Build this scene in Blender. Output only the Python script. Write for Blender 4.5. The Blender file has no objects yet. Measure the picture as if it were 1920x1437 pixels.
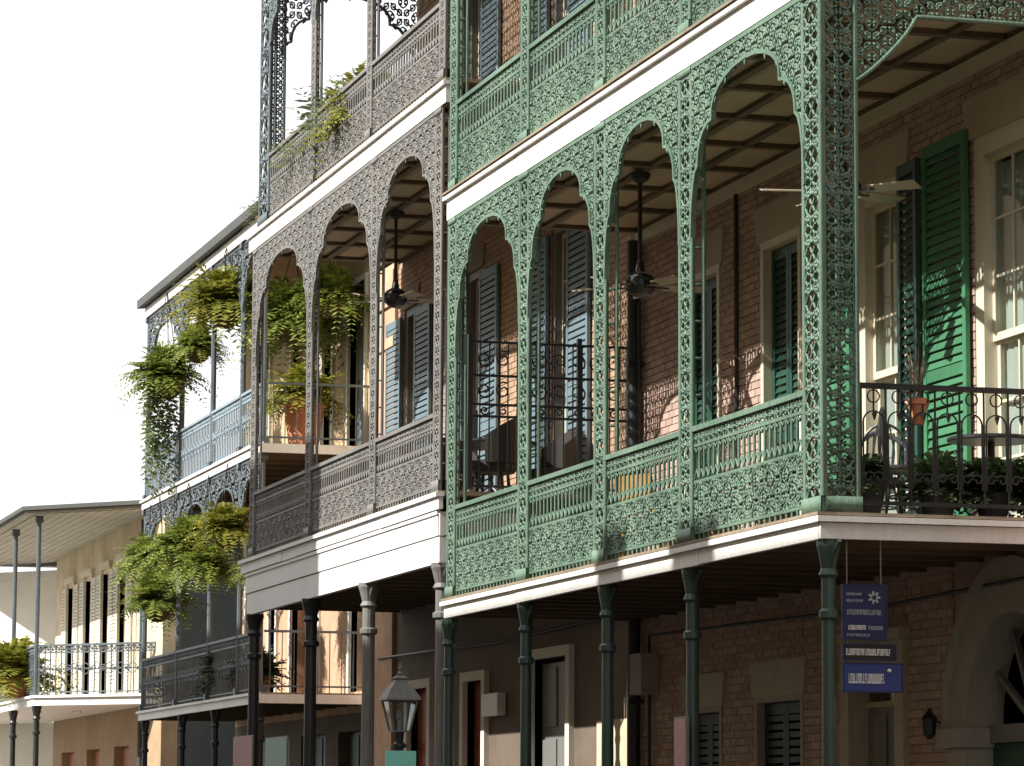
import bpy, math, random
from math import sin, cos, pi, radians, sqrt
from mathutils import Vector, Matrix

random.seed(7)
sc = bpy.context.scene
COL = sc.collection

# ------------------------------------------------------------------ camera
YAW, PITCH, ROLL = 0.2732, 0.1240, 0.0050
cd = bpy.data.cameras.new('camera')
cd.sensor_width = 36.0
cd.sensor_fit = 'HORIZONTAL'
cd.lens = 36.0 * 6550 / 1920
cd.clip_start = 0.1
cd.clip_end = 4000
cam = bpy.data.objects.new('camera', cd)
COL.objects.link(cam)
fw = Vector((-cos(YAW) * cos(PITCH), sin(YAW) * cos(PITCH), sin(PITCH)))
rt = fw.cross(Vector((0, 0, 1))).normalized()
up = rt.cross(fw)
rt, up = rt * cos(ROLL) + up * sin(ROLL), up * cos(ROLL) - rt * sin(ROLL)
cam.matrix_world = Matrix(((rt.x, up.x, -fw.x, 25.24), (rt.y, up.y, -fw.y, -9.5), (rt.z, up.z, -fw.z, 1.65), (0, 0, 0, 1)))
sc.camera = cam

# ------------------------------------------------------------------ sky, sun, exposure
SUN_EL, SUN_AZ = radians(38.5), radians(3.0)      # azimuth from the facade normal (-Y) towards +X
sdir = Vector((sin(SUN_AZ) * cos(SUN_EL), -cos(SUN_AZ) * cos(SUN_EL), sin(SUN_EL)))
w = bpy.data.worlds.new('World')
sc.world = w
w.use_nodes = True
nt = w.node_tree
nt.nodes.clear()
sky = nt.nodes.new('ShaderNodeTexSky')
sky.sky_type = 'NISHITA'
sky.sun_disc = False
sky.sun_elevation = SUN_EL
sky.sun_rotation = math.atan2(sdir.x, sdir.y)
sky.dust_density = 3.0
tc = nt.nodes.new('ShaderNodeTexCoord')
nz = nt.nodes.new('ShaderNodeTexNoise')
nz.inputs['Scale'].default_value = 2.2
nz.inputs['Detail'].default_value = 5
mr = nt.nodes.new('ShaderNodeMapRange')
mr.inputs[1].default_value = 0.3
mr.inputs[2].default_value = 0.7
mr.inputs[3].default_value = 0.82
mr.inputs[4].default_value = 0.97
mx = nt.nodes.new('ShaderNodeMix')
mx.data_type = 'RGBA'
mx.inputs[7].default_value = (6.3, 6.32, 6.4, 1)      # thin bright cloud veil
bg = nt.nodes.new('ShaderNodeBackground')
bg.inputs['Strength'].default_value = 0.12
wo = nt.nodes.new('ShaderNodeOutputWorld')
L = nt.links.new
L(tc.outputs['Generated'], nz.inputs['Vector'])
L(nz.outputs['Fac'], mr.inputs[0])
L(mr.outputs[0], mx.inputs[0])
L(sky.outputs[0], mx.inputs[6])
L(mx.outputs[2], bg.inputs['Color'])
L(bg.outputs[0], wo.inputs[0])
sl = bpy.data.lights.new('sun', 'SUN')
sl.energy = 5.0
sl.angle = radians(0.53)
sl.color = (1.0, 0.955, 0.89)
sun = bpy.data.objects.new('sun', sl)
COL.objects.link(sun)
sun.rotation_euler = sdir.to_track_quat('Z', 'Y').to_euler()
sun.location = (0, -40, 40)
vs = sc.view_settings
sc.display_settings.display_device = 'sRGB'
vs.view_transform = 'Standard'
vs.look = 'None'
vs.exposure = 0.75
vs.gamma = 1.0
vs.use_curve_mapping = False
try:
    sc.cycles.max_bounces = 8
    sc.cycles.diffuse_bounces = 4
    sc.cycles.transparent_max_bounces = 12
    sc.cycles.caustics_reflective = False
    sc.cycles.caustics_refractive = False
except Exception:
    pass

# ------------------------------------------------------------------ materials
M = {}


def mat(name, col, rough=0.6, var=0.18, scale=6.0, bump=0.0, streak=False, col2=None, island=0.0, metallic=0.0, spec=0.5, trans=0.0, bscale=None, rust=None):
    m = bpy.data.materials.new(name)
    m.use_nodes = True
    n = m.node_tree
    N, LK = n.nodes, n.links.new
    b = N['Principled BSDF']
    b.inputs['Roughness'].default_value = rough
    b.inputs['Metallic'].default_value = metallic
    b.inputs['Specular IOR Level'].default_value = spec
    geo = N.new('ShaderNodeNewGeometry')
    mp = N.new('ShaderNodeMapping')
    mp.inputs['Scale'].default_value = (3.5, 3.5, 0.5) if streak else (1, 1, 1)
    LK(geo.outputs['Position'], mp.inputs['Vector'])
    t = N.new('ShaderNodeTexNoise')
    t.inputs['Scale'].default_value = scale
    t.inputs['Detail'].default_value = 6
    t.inputs['Roughness'].default_value = 0.65
    LK(mp.outputs[0], t.inputs['Vector'])
    t2 = N.new('ShaderNodeTexNoise')
    t2.inputs['Scale'].default_value = 0.9
    t2.inputs['Detail'].default_value = 3
    LK(geo.outputs['Position'], t2.inputs['Vector'])
    ad = N.new('ShaderNodeMath')
    ad.operation = 'ADD'
    LK(t.outputs['Fac'], ad.inputs[0])
    LK(t2.outputs['Fac'], ad.inputs[1])
    src = ad.outputs[0]
    if island:
        oi = N.new('ShaderNodeObjectInfo')
        a2 = N.new('ShaderNodeMath')
        a2.operation = 'ADD'
        LK(oi.outputs['Random'], a2.inputs[0])
        LK(geo.outputs['Random Per Island'], a2.inputs[1])
        fr = N.new('ShaderNodeMath')
        fr.operation = 'FRACT'
        LK(a2.outputs[0], fr.inputs[0])
        sb = N.new('ShaderNodeMath')
        sb.operation = 'MULTIPLY_ADD'
        sb.inputs[1].default_value = island
        LK(fr.outputs[0], sb.inputs[0])
        LK(src, sb.inputs[2])
        src = sb.outputs[0]
    r = N.new('ShaderNodeMapRange')
    r.inputs[1].default_value = 0.68
    r.inputs[2].default_value = 1.32 + island
    LK(src, r.inputs[0])
    c = N.new('ShaderNodeMix')
    c.data_type = 'RGBA'
    c2 = col2 or tuple(x * (1 + var) for x in col)
    c.inputs[6].default_value = (*[x * (1 - var) for x in col], 1)
    c.inputs[7].default_value = (*[min(.9, x) for x in c2], 1)
    LK(r.outputs[0], c.inputs[0])
    LK(c.outputs[2], b.inputs['Base Color'])
    if rust:
        t4 = N.new('ShaderNodeTexNoise')
        t4.inputs['Scale'].default_value = 4.0
        t4.inputs['Detail'].default_value = 9
        t4.inputs['Roughness'].default_value = 0.75
        LK(mp.outputs[0], t4.inputs['Vector'])
        r4 = N.new('ShaderNodeMapRange')
        r4.inputs[1].default_value = 0.56
        r4.inputs[2].default_value = 0.70
        r4.inputs[4].default_value = 0.75
        LK(t4.outputs['Fac'], r4.inputs[0])
        c4 = N.new('ShaderNodeMix')
        c4.data_type = 'RGBA'
        c4.inputs[7].default_value = (*rust, 1)
        LK(r4.outputs[0], c4.inputs[0])
        LK(c.outputs[2], c4.inputs[6])
        LK(c4.outputs[2], b.inputs['Base Color'])
    if bump:
        bp = N.new('ShaderNodeBump')
        bp.inputs['Strength'].default_value = bump
        bp.inputs['Distance'].default_value = 0.01
        t3 = N.new('ShaderNodeTexNoise')
        t3.inputs['Scale'].default_value = bscale or 60
        t3.inputs['Detail'].default_value = 4
        LK(geo.outputs['Position'], t3.inputs['Vector'])
        LK(t3.outputs['Fac'], bp.inputs['Height'])
        LK(bp.outputs[0], b.inputs['Normal'])
    if trans:
        tr = N.new('ShaderNodeBsdfTranslucent')
        ms = N.new('ShaderNodeMixShader')
        ms.inputs[0].default_value = trans
        LK(c.outputs[2], tr.inputs['Color'])
        LK(b.outputs[0], ms.inputs[1])
        LK(tr.outputs[0], ms.inputs[2])
        LK(ms.outputs[0], N['Material Output'].inputs['Surface'])
    M[name] = m
    return m


mat('green_iron', (0.052, 0.122, 0.082), 0.48, 0.3, 14, 0.4, streak=True, col2=(0.16, 0.255, 0.18), rust=(0.10, 0.085, 0.05))
mat('green_column', (0.035, 0.065, 0.052), 0.4, 0.2, 8)
mat('grey_iron', (0.165, 0.16, 0.148), 0.55, 0.3, 9, 0.3, streak=True, rust=(0.12, 0.085, 0.06))
mat('sky_tint_iron', (0.24, 0.31, 0.36), 0.5, 0.2, 9)  # paler copy: blue sky light is put into the iron colour
mat('dark_iron', (0.018, 0.02, 0.022), 0.45, 0.3, 9)
mat('blue_iron', (0.10, 0.125, 0.14), 0.5, 0.25, 9)
mat('white_paint', (0.74, 0.725, 0.69), 0.5, 0.12, 4, 0.15, streak=True)
mat('white_cool', (0.74, 0.74, 0.74), 0.5, 0.05, 4, 0.1, streak=True)
mat('weathered_wood', (0.24, 0.19, 0.13), 0.8, 0.35, 7, 0.4)
mat('cream_paint', (0.62, 0.57, 0.44), 0.55, 0.08, 5, 0.1, streak=True)
mat('lintel_stone', (0.43, 0.38, 0.28), 0.75, 0.14, 5, 0.3)
mat('grey_stone', (0.36, 0.33, 0.28), 0.8, 0.15, 5, 0.3)
mat('brick', (0.40, 0.265, 0.215), 0.88, 0.25, 18, 0.5, col2=(0.54, 0.41, 0.34), island=0.6)
mat('brick_tan', (0.42, 0.27, 0.175), 0.88, 0.25, 18, 0.6, col2=(0.52, 0.36, 0.24), island=0.6)
mat('mortar', (0.36, 0.26, 0.21), 0.95, 0.15, 20, 0.5)
mat('room_shade', (0.022, 0.02, 0.018), 0.9, 0.2, 3)  # near-black colour stands in for the shade inside rooms
mat('ceiling_panel', (0.50, 0.42, 0.28), 0.7, 0.15, 3, 0.1, island=0.35)
mat('ceiling_batten', (0.14, 0.105, 0.06), 0.7, 0.2, 5, 0.1)
mat('soffit_wood', (0.13, 0.09, 0.055), 0.75, 0.25, 3, 0.2, island=0.3)
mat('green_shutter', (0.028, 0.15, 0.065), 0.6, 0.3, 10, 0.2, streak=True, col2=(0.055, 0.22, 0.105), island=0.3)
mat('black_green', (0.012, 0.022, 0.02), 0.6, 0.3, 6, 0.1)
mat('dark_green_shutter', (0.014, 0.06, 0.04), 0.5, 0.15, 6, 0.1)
mat('blue_shutter', (0.13, 0.19, 0.22), 0.55, 0.15, 6, 0.1)
mat('peach_stucco', (0.56, 0.36, 0.235), 0.85, 0.22, 3, 0.35)
mat('tan_stucco', (0.47, 0.36, 0.21), 0.85, 0.22, 3, 0.35)
mat('cream_stucco', (0.62, 0.53, 0.36), 0.85, 0.22, 3, 0.3)
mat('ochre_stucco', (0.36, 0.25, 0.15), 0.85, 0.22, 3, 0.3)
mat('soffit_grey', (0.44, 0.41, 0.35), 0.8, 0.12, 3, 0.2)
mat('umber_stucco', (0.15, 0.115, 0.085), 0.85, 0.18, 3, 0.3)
mat('slate_paint', (0.06, 0.075, 0.08), 0.7, 0.2, 3, 0.2)
mat('white_stucco', (0.75, 0.72, 0.64), 0.85, 0.06, 3, 0.3)
mat('red_door', (0.30, 0.07, 0.03), 0.5, 0.2, 5)
mat('grey_door', (0.17, 0.17, 0.16), 0.55, 0.15, 4, streak=True)
mat('slate', (0.075, 0.08, 0.075), 0.7, 0.3, 6, 0.3, island=0.5)
mat('terracotta', (0.50, 0.20, 0.10), 0.8, 0.2, 10, 0.2)
mat('amber_wood', (0.42, 0.22, 0.06), 0.5, 0.25, 8, 0.2)
mat('wicker', (0.022, 0.018, 0.015), 0.6, 0.3, 30, 0.3)
mat('navy_board', (0.013, 0.02, 0.075), 0.45, 0.15, 5)
mat('blue_board', (0.028, 0.05, 0.19), 0.45, 0.15, 5)
mat('black_board', (0.012, 0.011, 0.011), 0.5, 0.2, 5)
mat('letter_white', (0.74, 0.73, 0.70), 0.5, 0.05, 5)
mat('letter_grey', (0.34, 0.35, 0.38), 0.5, 0.05, 5)
mat('teal_plate', (0.3, 0.8, 0.68), 0.4, 0.08, 4)
mat('pink_paper', (0.45, 0.27, 0.27), 0.7, 0.08, 5)
mat('mint_paper', (0.30, 0.42, 0.36), 0.7, 0.08, 5)
mat('fern', (0.10, 0.17, 0.02), 0.5, 0.5, 5, col2=(0.36, 0.43, 0.08), trans=0.35, island=0.9)
mat('fern_yellow', (0.15, 0.20, 0.02), 0.5, 0.4, 5, col2=(0.44, 0.42, 0.07), trans=0.35, island=0.9)
mat('leaf_dark', (0.03, 0.065, 0.025), 0.45, 0.4, 8, col2=(0.10, 0.16, 0.06), trans=0.25, island=0.8)
mat('grass_pale', (0.12, 0.17, 0.07), 0.5, 0.3, 8, col2=(0.33, 0.38, 0.18), trans=0.4, island=0.8)
mat('coir', (0.10, 0.065, 0.03), 0.95, 0.3, 40, 0.6)
mat('asphalt', (0.05, 0.05, 0.05), 0.9, 0.2, 30, 0.4)
mat('pavement', (0.28, 0.26, 0.23), 0.9, 0.15, 8, 0.3)
mat('earth', (0.16, 0.14, 0.10), 0.95, 0.2, 3)
mat('glare_sheet', (0.78, 0.76, 0.70), 0.9, 0.05, 4)  # pale colour for the sheets that imitate bright glass
mat('pale_blade', (0.33, 0.28, 0.2), 0.5, 0.12, 6)
mat('cushion', (0.05, 0.055, 0.06), 0.9, 0.2, 20)

g = bpy.data.materials.new('glass')
g.use_nodes = True
n_ = g.node_tree
n_.nodes.clear()
o_ = n_.nodes.new('ShaderNodeOutputMaterial')
gl = n_.nodes.new('ShaderNodeBsdfGlossy')
gl.inputs['Roughness'].default_value = 0.04
tr_ = n_.nodes.new('ShaderNodeBsdfTransparent')
tr_.inputs['Color'].default_value = (0.80, 0.85, 0.84, 1)
lw_ = n_.nodes.new('ShaderNodeLayerWeight')
lw_.inputs['Blend'].default_value = 0.5
pw_ = n_.nodes.new('ShaderNodeMath')
pw_.operation = 'POWER'
pw_.inputs[1].default_value = 4.0
n_.links.new(lw_.outputs['Facing'], pw_.inputs[0])
fr_ = n_.nodes.new('ShaderNodeMath')
fr_.operation = 'MULTIPLY_ADD'
fr_.inputs[1].default_value = 0.85
fr_.inputs[2].default_value = 0.04
n_.links.new(pw_.outputs[0], fr_.inputs[0])
ms_ = n_.nodes.new('ShaderNodeMixShader')
n_.links.new(fr_.outputs[0], ms_.inputs[0])
n_.links.new(tr_.outputs[0], ms_.inputs[1])
n_.links.new(gl.outputs[0], ms_.inputs[2])
n_.links.new(ms_.outputs[0], o_.inputs[0])
M['glass'] = g


# ------------------------------------------------------------------ mesh helpers
class MB:
    def __init__(s):
        s.v, s.f = [], []

    def quad(s, a, b, c, d):
        i = len(s.v)
        s.v += [tuple(a), tuple(b), tuple(c), tuple(d)]
        s.f.append((i, i + 1, i + 2, i + 3))

    def hexa(s, p):
        i = len(s.v)
        s.v += [tuple(q) for q in p]
        for q in ((0, 3, 2, 1), (4, 5, 6, 7), (0, 1, 5, 4), (1, 2, 6, 5), (2, 3, 7, 6), (3, 0, 4, 7)):
            s.f.append(tuple(i + k for k in q))

    def box(s, x0, x1, y0, y1, z0, z1):
        if x0 > x1: x0, x1 = x1, x0
        if y0 > y1: y0, y1 = y1, y0
        if z0 > z1: z0, z1 = z1, z0
        s.hexa(((x0, y0, z0), (x1, y0, z0), (x1, y1, z0), (x0, y1, z0), (x0, y0, z1), (x1, y0, z1), (x1, y1, z1), (x0, y1, z1)))
        return s

    def bar(s, a, b, w, h=None):
        """rectangular bar from a to b"""
        a, b = Vector(a), Vector(b)
        h = h or w
        d = (b - a).normalized()
        ref = Vector((0, 0, 1)) if abs(d.z) < 0.95 else Vector((1, 0, 0))
        u = d.cross(ref).normalized() * (w / 2)
        v = u.cross(d).normalized() * (h / 2)
        s.hexa((a - u - v, a + u - v, a + u + v, a - u + v, b - u - v, b + u - v, b + u + v, b - u + v))
        return s

    def tube(s, pts, r, n=8, cap=True):
        pts = [Vector(p) for p in pts]
        rs = r if isinstance(r, (list, tuple)) else [r] * len(pts)
        base = len(s.v)
        prev = None
        for k, p in enumerate(pts):
            d = (pts[min(k + 1, len(pts) - 1)] - pts[max(k - 1, 0)]).normalized()
            if prev is None:
                ref = Vector((0, 0, 1)) if abs(d.z) < 0.9 else Vector((1, 0, 0))
                u = d.cross(ref).normalized()
            else:
                u = (prev - d * prev.dot(d)).normalized()
            prev = u
            v = d.cross(u)
            for j in range(n):
                a = 2 * pi * j / n
                s.v.append(tuple(p + (u * cos(a) + v * sin(a)) * rs[k]))
        for k in range(len(pts) - 1):
            for j in range(n):
                a, b = base + k * n + j, base + k * n + (j + 1) % n
                s.f.append((a, b, b + n, a + n))
        if cap:
            s.f.append(tuple(base + j for j in range(n))[::-1])
            s.f.append(tuple(base + (len(pts) - 1) * n + j for j in range(n)))
        return s

    def lathe(s, c, prof, n=16):
        """prof: list of (radius, z) rising; c = base centre"""
        base = len(s.v)
        for r, z in prof:
            for j in range(n):
                a = 2 * pi * j / n
                s.v.append((c[0] + r * cos(a), c[1] + r * sin(a), c[2] + z))
        for k in range(len(prof) - 1):
            for j in range(n):
                a, b = base + k * n + j, base + k * n + (j + 1) % n
                s.f.append((a, b, b + n, a + n))
        s.f.append(tuple(base + j for j in range(n))[::-1])
        s.f.append(tuple(base + (len(prof) - 1) * n + j for j in range(n)))
        return s

    def prism(s, poly, z0, z1):
        """horizontal polygon (counter-clockwise) extruded up"""
        i, n = len(s.v), len(poly)
        s.v += [(p[0], p[1], z0) for p in poly] + [(p[0], p[1], z1) for p in poly]
        s.f.append(tuple(range(i + n - 1, i - 1, -1)))
        s.f.append(tuple(range(i + n, i + 2 * n)))
        for k in range(n):
            s.f.append((i + k, i + (k + 1) % n, i + n + (k + 1) % n, i + n + k))
        return s

    def mesh(s, name):
        me = bpy.data.meshes.new(name)
        me.from_pydata(s.v, [], s.f)
        me.update()
        return me


def root(name, loc, label, cat, group=None, rz=0.0):
    o = bpy.data.objects.new(name, None)
    o.empty_display_size = 0.2
    COL.objects.link(o)
    o.location = loc
    o.rotation_euler = (0, 0, rz)
    o['label'] = label
    o['category'] = cat
    if group: o['group'] = group
    return o


def part(mb, name, m, parent=None, kind=None, label=None, world=True, smooth=False, loc=None):
    me = mb.mesh(name) if isinstance(mb, MB) else mb
    if not me.materials:
        me.materials.append(M[m])
    if smooth:
        me.polygons.foreach_set('use_smooth', [True] * len(me.polygons))
    o = bpy.data.objects.new(name, me)
    COL.objects.link(o)
    if parent:
        o.parent = parent
        if world and parent.type == 'EMPTY':
            o.matrix_parent_inverse = Matrix.Translation(-Vector(parent.location))
    if loc is not None: o.location = loc
    if kind: o['kind'] = kind
    if label: o['label'] = label
    return o


def struct(mb, name, m):
    return part(mb, name, m, kind='structure')


def single(mb, name, m, label, cat, group=None, **k):
    o = part(mb, name, m, **k)
    o['label'] = label
    o['category'] = cat
    if group: o['group'] = group
    return o


def dup(r, loc, rz, label, group=None):
    c = r.copy()
    COL.objects.link(c)
    c.location = loc
    c.rotation_euler = (0, 0, rz)
    c['label'] = label
    if group: c['group'] = group
    for ch in list(r.children):
        d = ch.copy()
        COL.objects.link(d)
        d.parent = c
        for gch in list(ch.children):
            e = gch.copy()
            COL.objects.link(e)
            e.parent = d
    return c


# ------------------------------------------------------------------ iron lace
class Frame:
    def __init__(s, O, U, N):
        s.O, s.U, s.N = Vector(O), Vector(U), Vector(N)

    def p(s, u, v, d=0.0):
        return s.O + s.U * u + Vector((0, 0, v)) + s.N * d


def stroke(mb, fr, pts, wd, dp, closed=False, d0=0.0):
    n = len(pts)
    if n < 2: return
    i0 = len(mb.v)
    for k, (x, y) in enumerate(pts):
        if closed:
            a, b = pts[k - 1], pts[(k + 1) % n]
        else:
            a, b = pts[max(k - 1, 0)], pts[min(k + 1, n - 1)]
        dx, dy = b[0] - a[0], b[1] - a[1]
        l = sqrt(dx * dx + dy * dy) or 1
        nx, ny = -dy / l * wd / 2, dx / l * wd / 2
        for sx, dd in ((1, d0), (-1, d0), (-1, d0 + dp), (1, d0 + dp)):
            mb.v.append(tuple(fr.p(x + nx * sx, y + ny * sx, dd)))
    for k in range(n if closed else n - 1):
        a, b = i0 + 4 * k, i0 + 4 * ((k + 1) % n)
        for j in range(4):
            j2 = (j + 1) % 4
            mb.f.append((a + j, a + j2, b + j2, b + j))


def leaf(mb, fr, x, y, ang, ln, wd, dp):
    pts = [(0, 0), (ln * .35, wd / 2), (ln, 0), (ln * .35, -wd / 2)]
    c, s_ = cos(ang), sin(ang)
    q = [(x + a * c - b * s_, y + a * s_ + b * c) for a, b in pts]
    i = len(mb.v)
    for a, b in q: mb.v.append(tuple(fr.p(a, b, -0.004)))
    for a, b in q: mb.v.append(tuple(fr.p(a, b, dp)))
    mb.f += [(i, i + 1, i + 2, i + 3), (i + 7, i + 6, i + 5, i + 4)]
    for k in range(4):
        mb.f.append((i + k, i + 4 + k, i + 4 + (k + 1) % 4, i + (k + 1) % 4))


def spiral(cx, cy, r0, a0, turns, n, sgn=1):
    out = []
    for k in range(n + 1):
        t = k / n
        r = r0 * (1 - 0.78 * t)
        a = a0 + sgn * 2 * pi * turns * t
        out.append((cx + r * cos(a), cy + r * sin(a)))
    return out


TILE = {}
TILE['a'] = ([spiral(.30, .30, .27, pi * .25, 1.35, 11), spiral(.70, .72, .27, pi * 1.25, 1.35, 11),
              [(.0, .62), (.16, .70), (.30, .86), (.34, 1.0)], [(1.0, .38), (.86, .30), (.70, .14), (.66, .0)]],
             [(.5, .5, .8, .34, .16), (.5, .5, 3.9, .34, .16), (.22, .80, 2.2, .26, .17), (.78, .2, 5.3, .26, .17), (.95, .92, 3.9, .3, .16), (.05, .08, .8, .26, .16)])
TILE['b'] = ([spiral(.5, .5, .40, 0, 1.0, 12), [(0, 0), (.2, .12), (.32, .3)], [(1, 1), (.8, .88), (.68, .7)], [(0, 1), (.2, .86), (.3, .72)], [(1, 0), (.82, .14), (.7, .28)]],
             [(.5, .5, .78, .22, .16), (.5, .5, 2.3, .22, .16), (.5, .5, 3.9, .22, .16), (.5, .5, 5.5, .22, .16), (.06, .5, 0, .2, .2), (.94, .5, 3.14, .2, .2)])


def lace(mb, fr, u0, u1, v0, v1, tu, tv, wd, dp, inside=None, kind='a'):
    nu, nv = max(1, round((u1 - u0) / tu)), max(1, round((v1 - v0) / tv))
    tu, tv = (u1 - u0) / nu, (v1 - v0) / nv
    S, Lf = TILE[kind]
    for i in range(nu):
        for j in range(nv):
            mu, mv = i % 2, j % 2

            def T(x, y):
                if mu: x = 1 - x
                if mv: y = 1 - y
                return (u0 + (i + x) * tu, v0 + (j + y) * tv)
            if inside and not any(inside(*T(a, b)) for a, b in ((0, 0), (0, 1), (1, 0), (1, 1), (.5, .5))):
                continue
            for s_ in S:
                run = []
                for q in s_:
                    p = T(*q)
                    if inside is None or inside(*p):
                        run.append(p)
                    else:
                        stroke(mb, fr, run, wd, dp)
                        run = []
                stroke(mb, fr, run, wd, dp)
            for x, y, a, ln, lw in Lf:
                p = T(x, y)
                if inside is None or inside(*p):
                    ca, sa = cos(a) * (-1 if mu else 1), sin(a) * (-1 if mv else 1)
                    leaf(mb, fr, p[0], p[1], math.atan2(sa, ca), ln * tv, lw * tv, dp)


def facade_frame(y): return Frame((0, y, 0), (1, 0, 0), (0, 1, 0))


def railing_bay(rt_, x0, x1, z, h, y, m, fr=None, tile=0.17, kind='a', wd=0.017, openwork=False):
    """one bay of cast railing between posts: lace bottom, bars above, handrail"""
    fr = fr or facade_frame(y)
    mb = MB()
    z0, z1 = z + 0.07, z + h - 0.05
    zm, zt = z0 + (z1 - z0) * 0.50, z0 + (z1 - z0) * 0.86
    if openwork:
        lace(mb, fr, x0, x1, zm - .12, zm + .12, tile, .24, .014, 0.016, kind='b')
    else:
        lace(mb, fr, x0, x1, z0, zm, tile, (zm - z0) / 3, wd, 0.018, kind=kind)
    lace(mb, fr, x0, x1, zt, z1, (z1 - zt) * 1.1, z1 - zt, wd * .75, 0.016, kind='b')
    nb = max(2, round((x1 - x0) / (0.125 if not openwork else 0.15)))
    for k in range(nb + 1):
        u = x0 + (x1 - x0) * k / nb
        stroke(mb, fr, [(u, z0 - 0.06), (u, z1)], 0.02, 0.02)
        if k < nb and not openwork:
            c = u + (x1 - x0) / nb / 2
            r = (x1 - x0) / nb / 2
            stroke(mb, fr, [(c - r, zm + .01), (c - r * .4, zm + .07), (c, zm + .10), (c + r * .4, zm + .07), (c + r, zm + .01)], 0.014, 0.014)
            stroke(mb, fr, [(c - r, zt - .01), (c, zt - .06), (c + r, zt - .01)], 0.014, 0.014)
    part(mb, 'railing_lace', m, rt_, kind='stuff', smooth=True)
    mb = MB()
    for zz in (z0, zm, zt):
        mb.bar(fr.p(x0, zz, .012), fr.p(x1, zz, .012), 0.032, 0.026)
    part(mb, 'rail_bar', m, rt_)
    mb = MB()
    mb.bar(fr.p(x0, z + h - .03, .012), fr.p(x1, z + h - .03, .012), 0.075, 0.045)
    part(mb, 'handrail', m, rt_)


def arch_z(u, xa, xb, zs, zc):
    """shouldered three-lobed opening"""
    c, a = (xa + xb) / 2, (xb - xa) / 2
    t = min(1.0, abs(u - c) / a)
    for t0, t1, zt, zb in ((0, .60, zc, zc - .30), (.60, .86, zc - .36, zc - .66), (.86, 1.0, zc - .70, zs)):
        if t <= t1:
            return zb + (zt - zb) * sqrt(max(0.0, 1 - ((t - t0) / (t1 - t0)) ** 2))
    return zs


def lace_arch(rt_, x0, x1, zs, zc, ztop, y, m, hw, fr=None, tile=0.15, wd=0.0185):
    """pierced spandrel of one bay between post strips, crown zc, fixed under ztop"""
    fr = fr or facade_frame(y)
    mb = MB()
    xa, xb = x0 + hw, x1 - hw
    ins = lambda u, v: xa <= u <= xb and v >= arch_z(u, xa, xb, zs, zc) - 0.004
    lace(mb, fr, xa, xb, zs, ztop, tile, tile * 1.05, wd, 0.018, inside=ins)
    part(mb, 'lace_spandrel', m, rt_, kind='stuff', smooth=True)
    mb = MB()
    N = 36
    hs = [0, .2, .35, .46, .54, .58, .598, .602, .67, .75, .81, .845, .858, .863, .91, .95, .98, .995, 1.0]
    us = [(xa + xb) / 2 - (xb - xa) / 2 * t for t in hs[:0:-1]] + [(xa + xb) / 2 + (xb - xa) / 2 * t for t in hs]
    N = len(us) - 1
    stroke(mb, fr, [(u, arch_z(u, xa, xb, zs, zc)) for u in us], 0.034, 0.045, d0=-0.012)
    # little scallops hanging under the arch band
    for k in range(2, N - 1, 2):
        u = us[k]
        leaf(mb, fr, u, arch_z(u, xa, xb, zs, zc), -pi / 2 + (k / N - .5) * 1.6, 0.07, 0.05, 0.012)
    part(mb, 'arch_band', m, rt_)
    mb = MB()
    mb.bar(fr.p(x0, ztop - .02, .012), fr.p(x1, ztop - .02, .012), 0.04, 0.04)
    part(mb, 'arch_top_rail', m, rt_)


def lace_post(rt_, x, z0, z1, y, m, hw, depth=0.13, fr=None, tile=0.19, wd=0.02, name='lace_post', back=True):
    fr = fr or facade_frame(y)
    mb = MB()
    lace(mb, fr, x - hw + .02, x + hw - .02, z0 + .12, z1, hw, hw * 1.05, wd * .85, 0.018, kind='b')
    for u in (x - hw, x + hw):
        stroke(mb, fr, [(u, z0), (u, z1)], 0.036, 0.036, d0=-.008)
        if back:
            stroke(mb, fr, [(u, z0), (u, z1)], 0.03, 0.03, d0=depth - .03)
            zz = z0 + .3
            while zz < z1:
                mb.bar(fr.p(u, zz, .0), fr.p(u, zz, depth), 0.018)
                zz += 0.32
    stroke(mb, fr, [(x - hw - .03, z0 + .06), (x + hw + .03, z0 + .06)], 0.12, depth if back else .04, d0=-.02)
    stroke(mb, fr, [(x - hw - .02, z1 - .03), (x + hw + .02, z1 - .03)], 0.06, depth if back else .04, d0=-.015)
    return part(mb, name, m, rt_, smooth=True)


def iron_column(rt_, x, y, z0, z1, r, m):
    mb = MB()
    h = z1 - z0
    mb.lathe((x, y, z0), [(r * 2, 0), (r * 2, .18), (r * 1.5, .24), (r * 1.25, .5), (r, .56), (r * .86, h - .62), (r * 1.25, h - .60), (r * 1.25, h - .55), (r * .9, h - .53), (r * .9, h - .30),
                          (r * 1.25, h - .27), (r * .95, h - .22), (r * 1.3, h - .10), (r * 1.5, h - .05), (r * 1.5, h)], 14)
    c = part(mb, 'iron_column', m, rt_, smooth=False)
    b = MB()
    for s_ in (-1, 1):
        b.tube([(x, y, z1 - .3), (x + s_ * .10, y, z1 - .12), (x + s_ * .24, y, z1 - .02)], .018, 6)
    part(b, 'column_bracket', m, c)


# ------------------------------------------------------------------ building helpers
def wall_openings(mb, x0, x1, z0, z1, y, th, ops):
    """ops: (xa, xb, za, zb), not overlapping in x"""
    cur = x0
    for xa, xb, za, zb in sorted(ops):
        if xa > cur: mb.box(cur, xa, y, y + th, z0, z1)
        if za > z0: mb.box(xa, xb, y, y + th, z0, za)
        if zb < z1: mb.box(xa, xb, y, y + th, zb, z1)
        cur = xb
    if cur < x1: mb.box(cur, x1, y, y + th, z0, z1)


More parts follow.
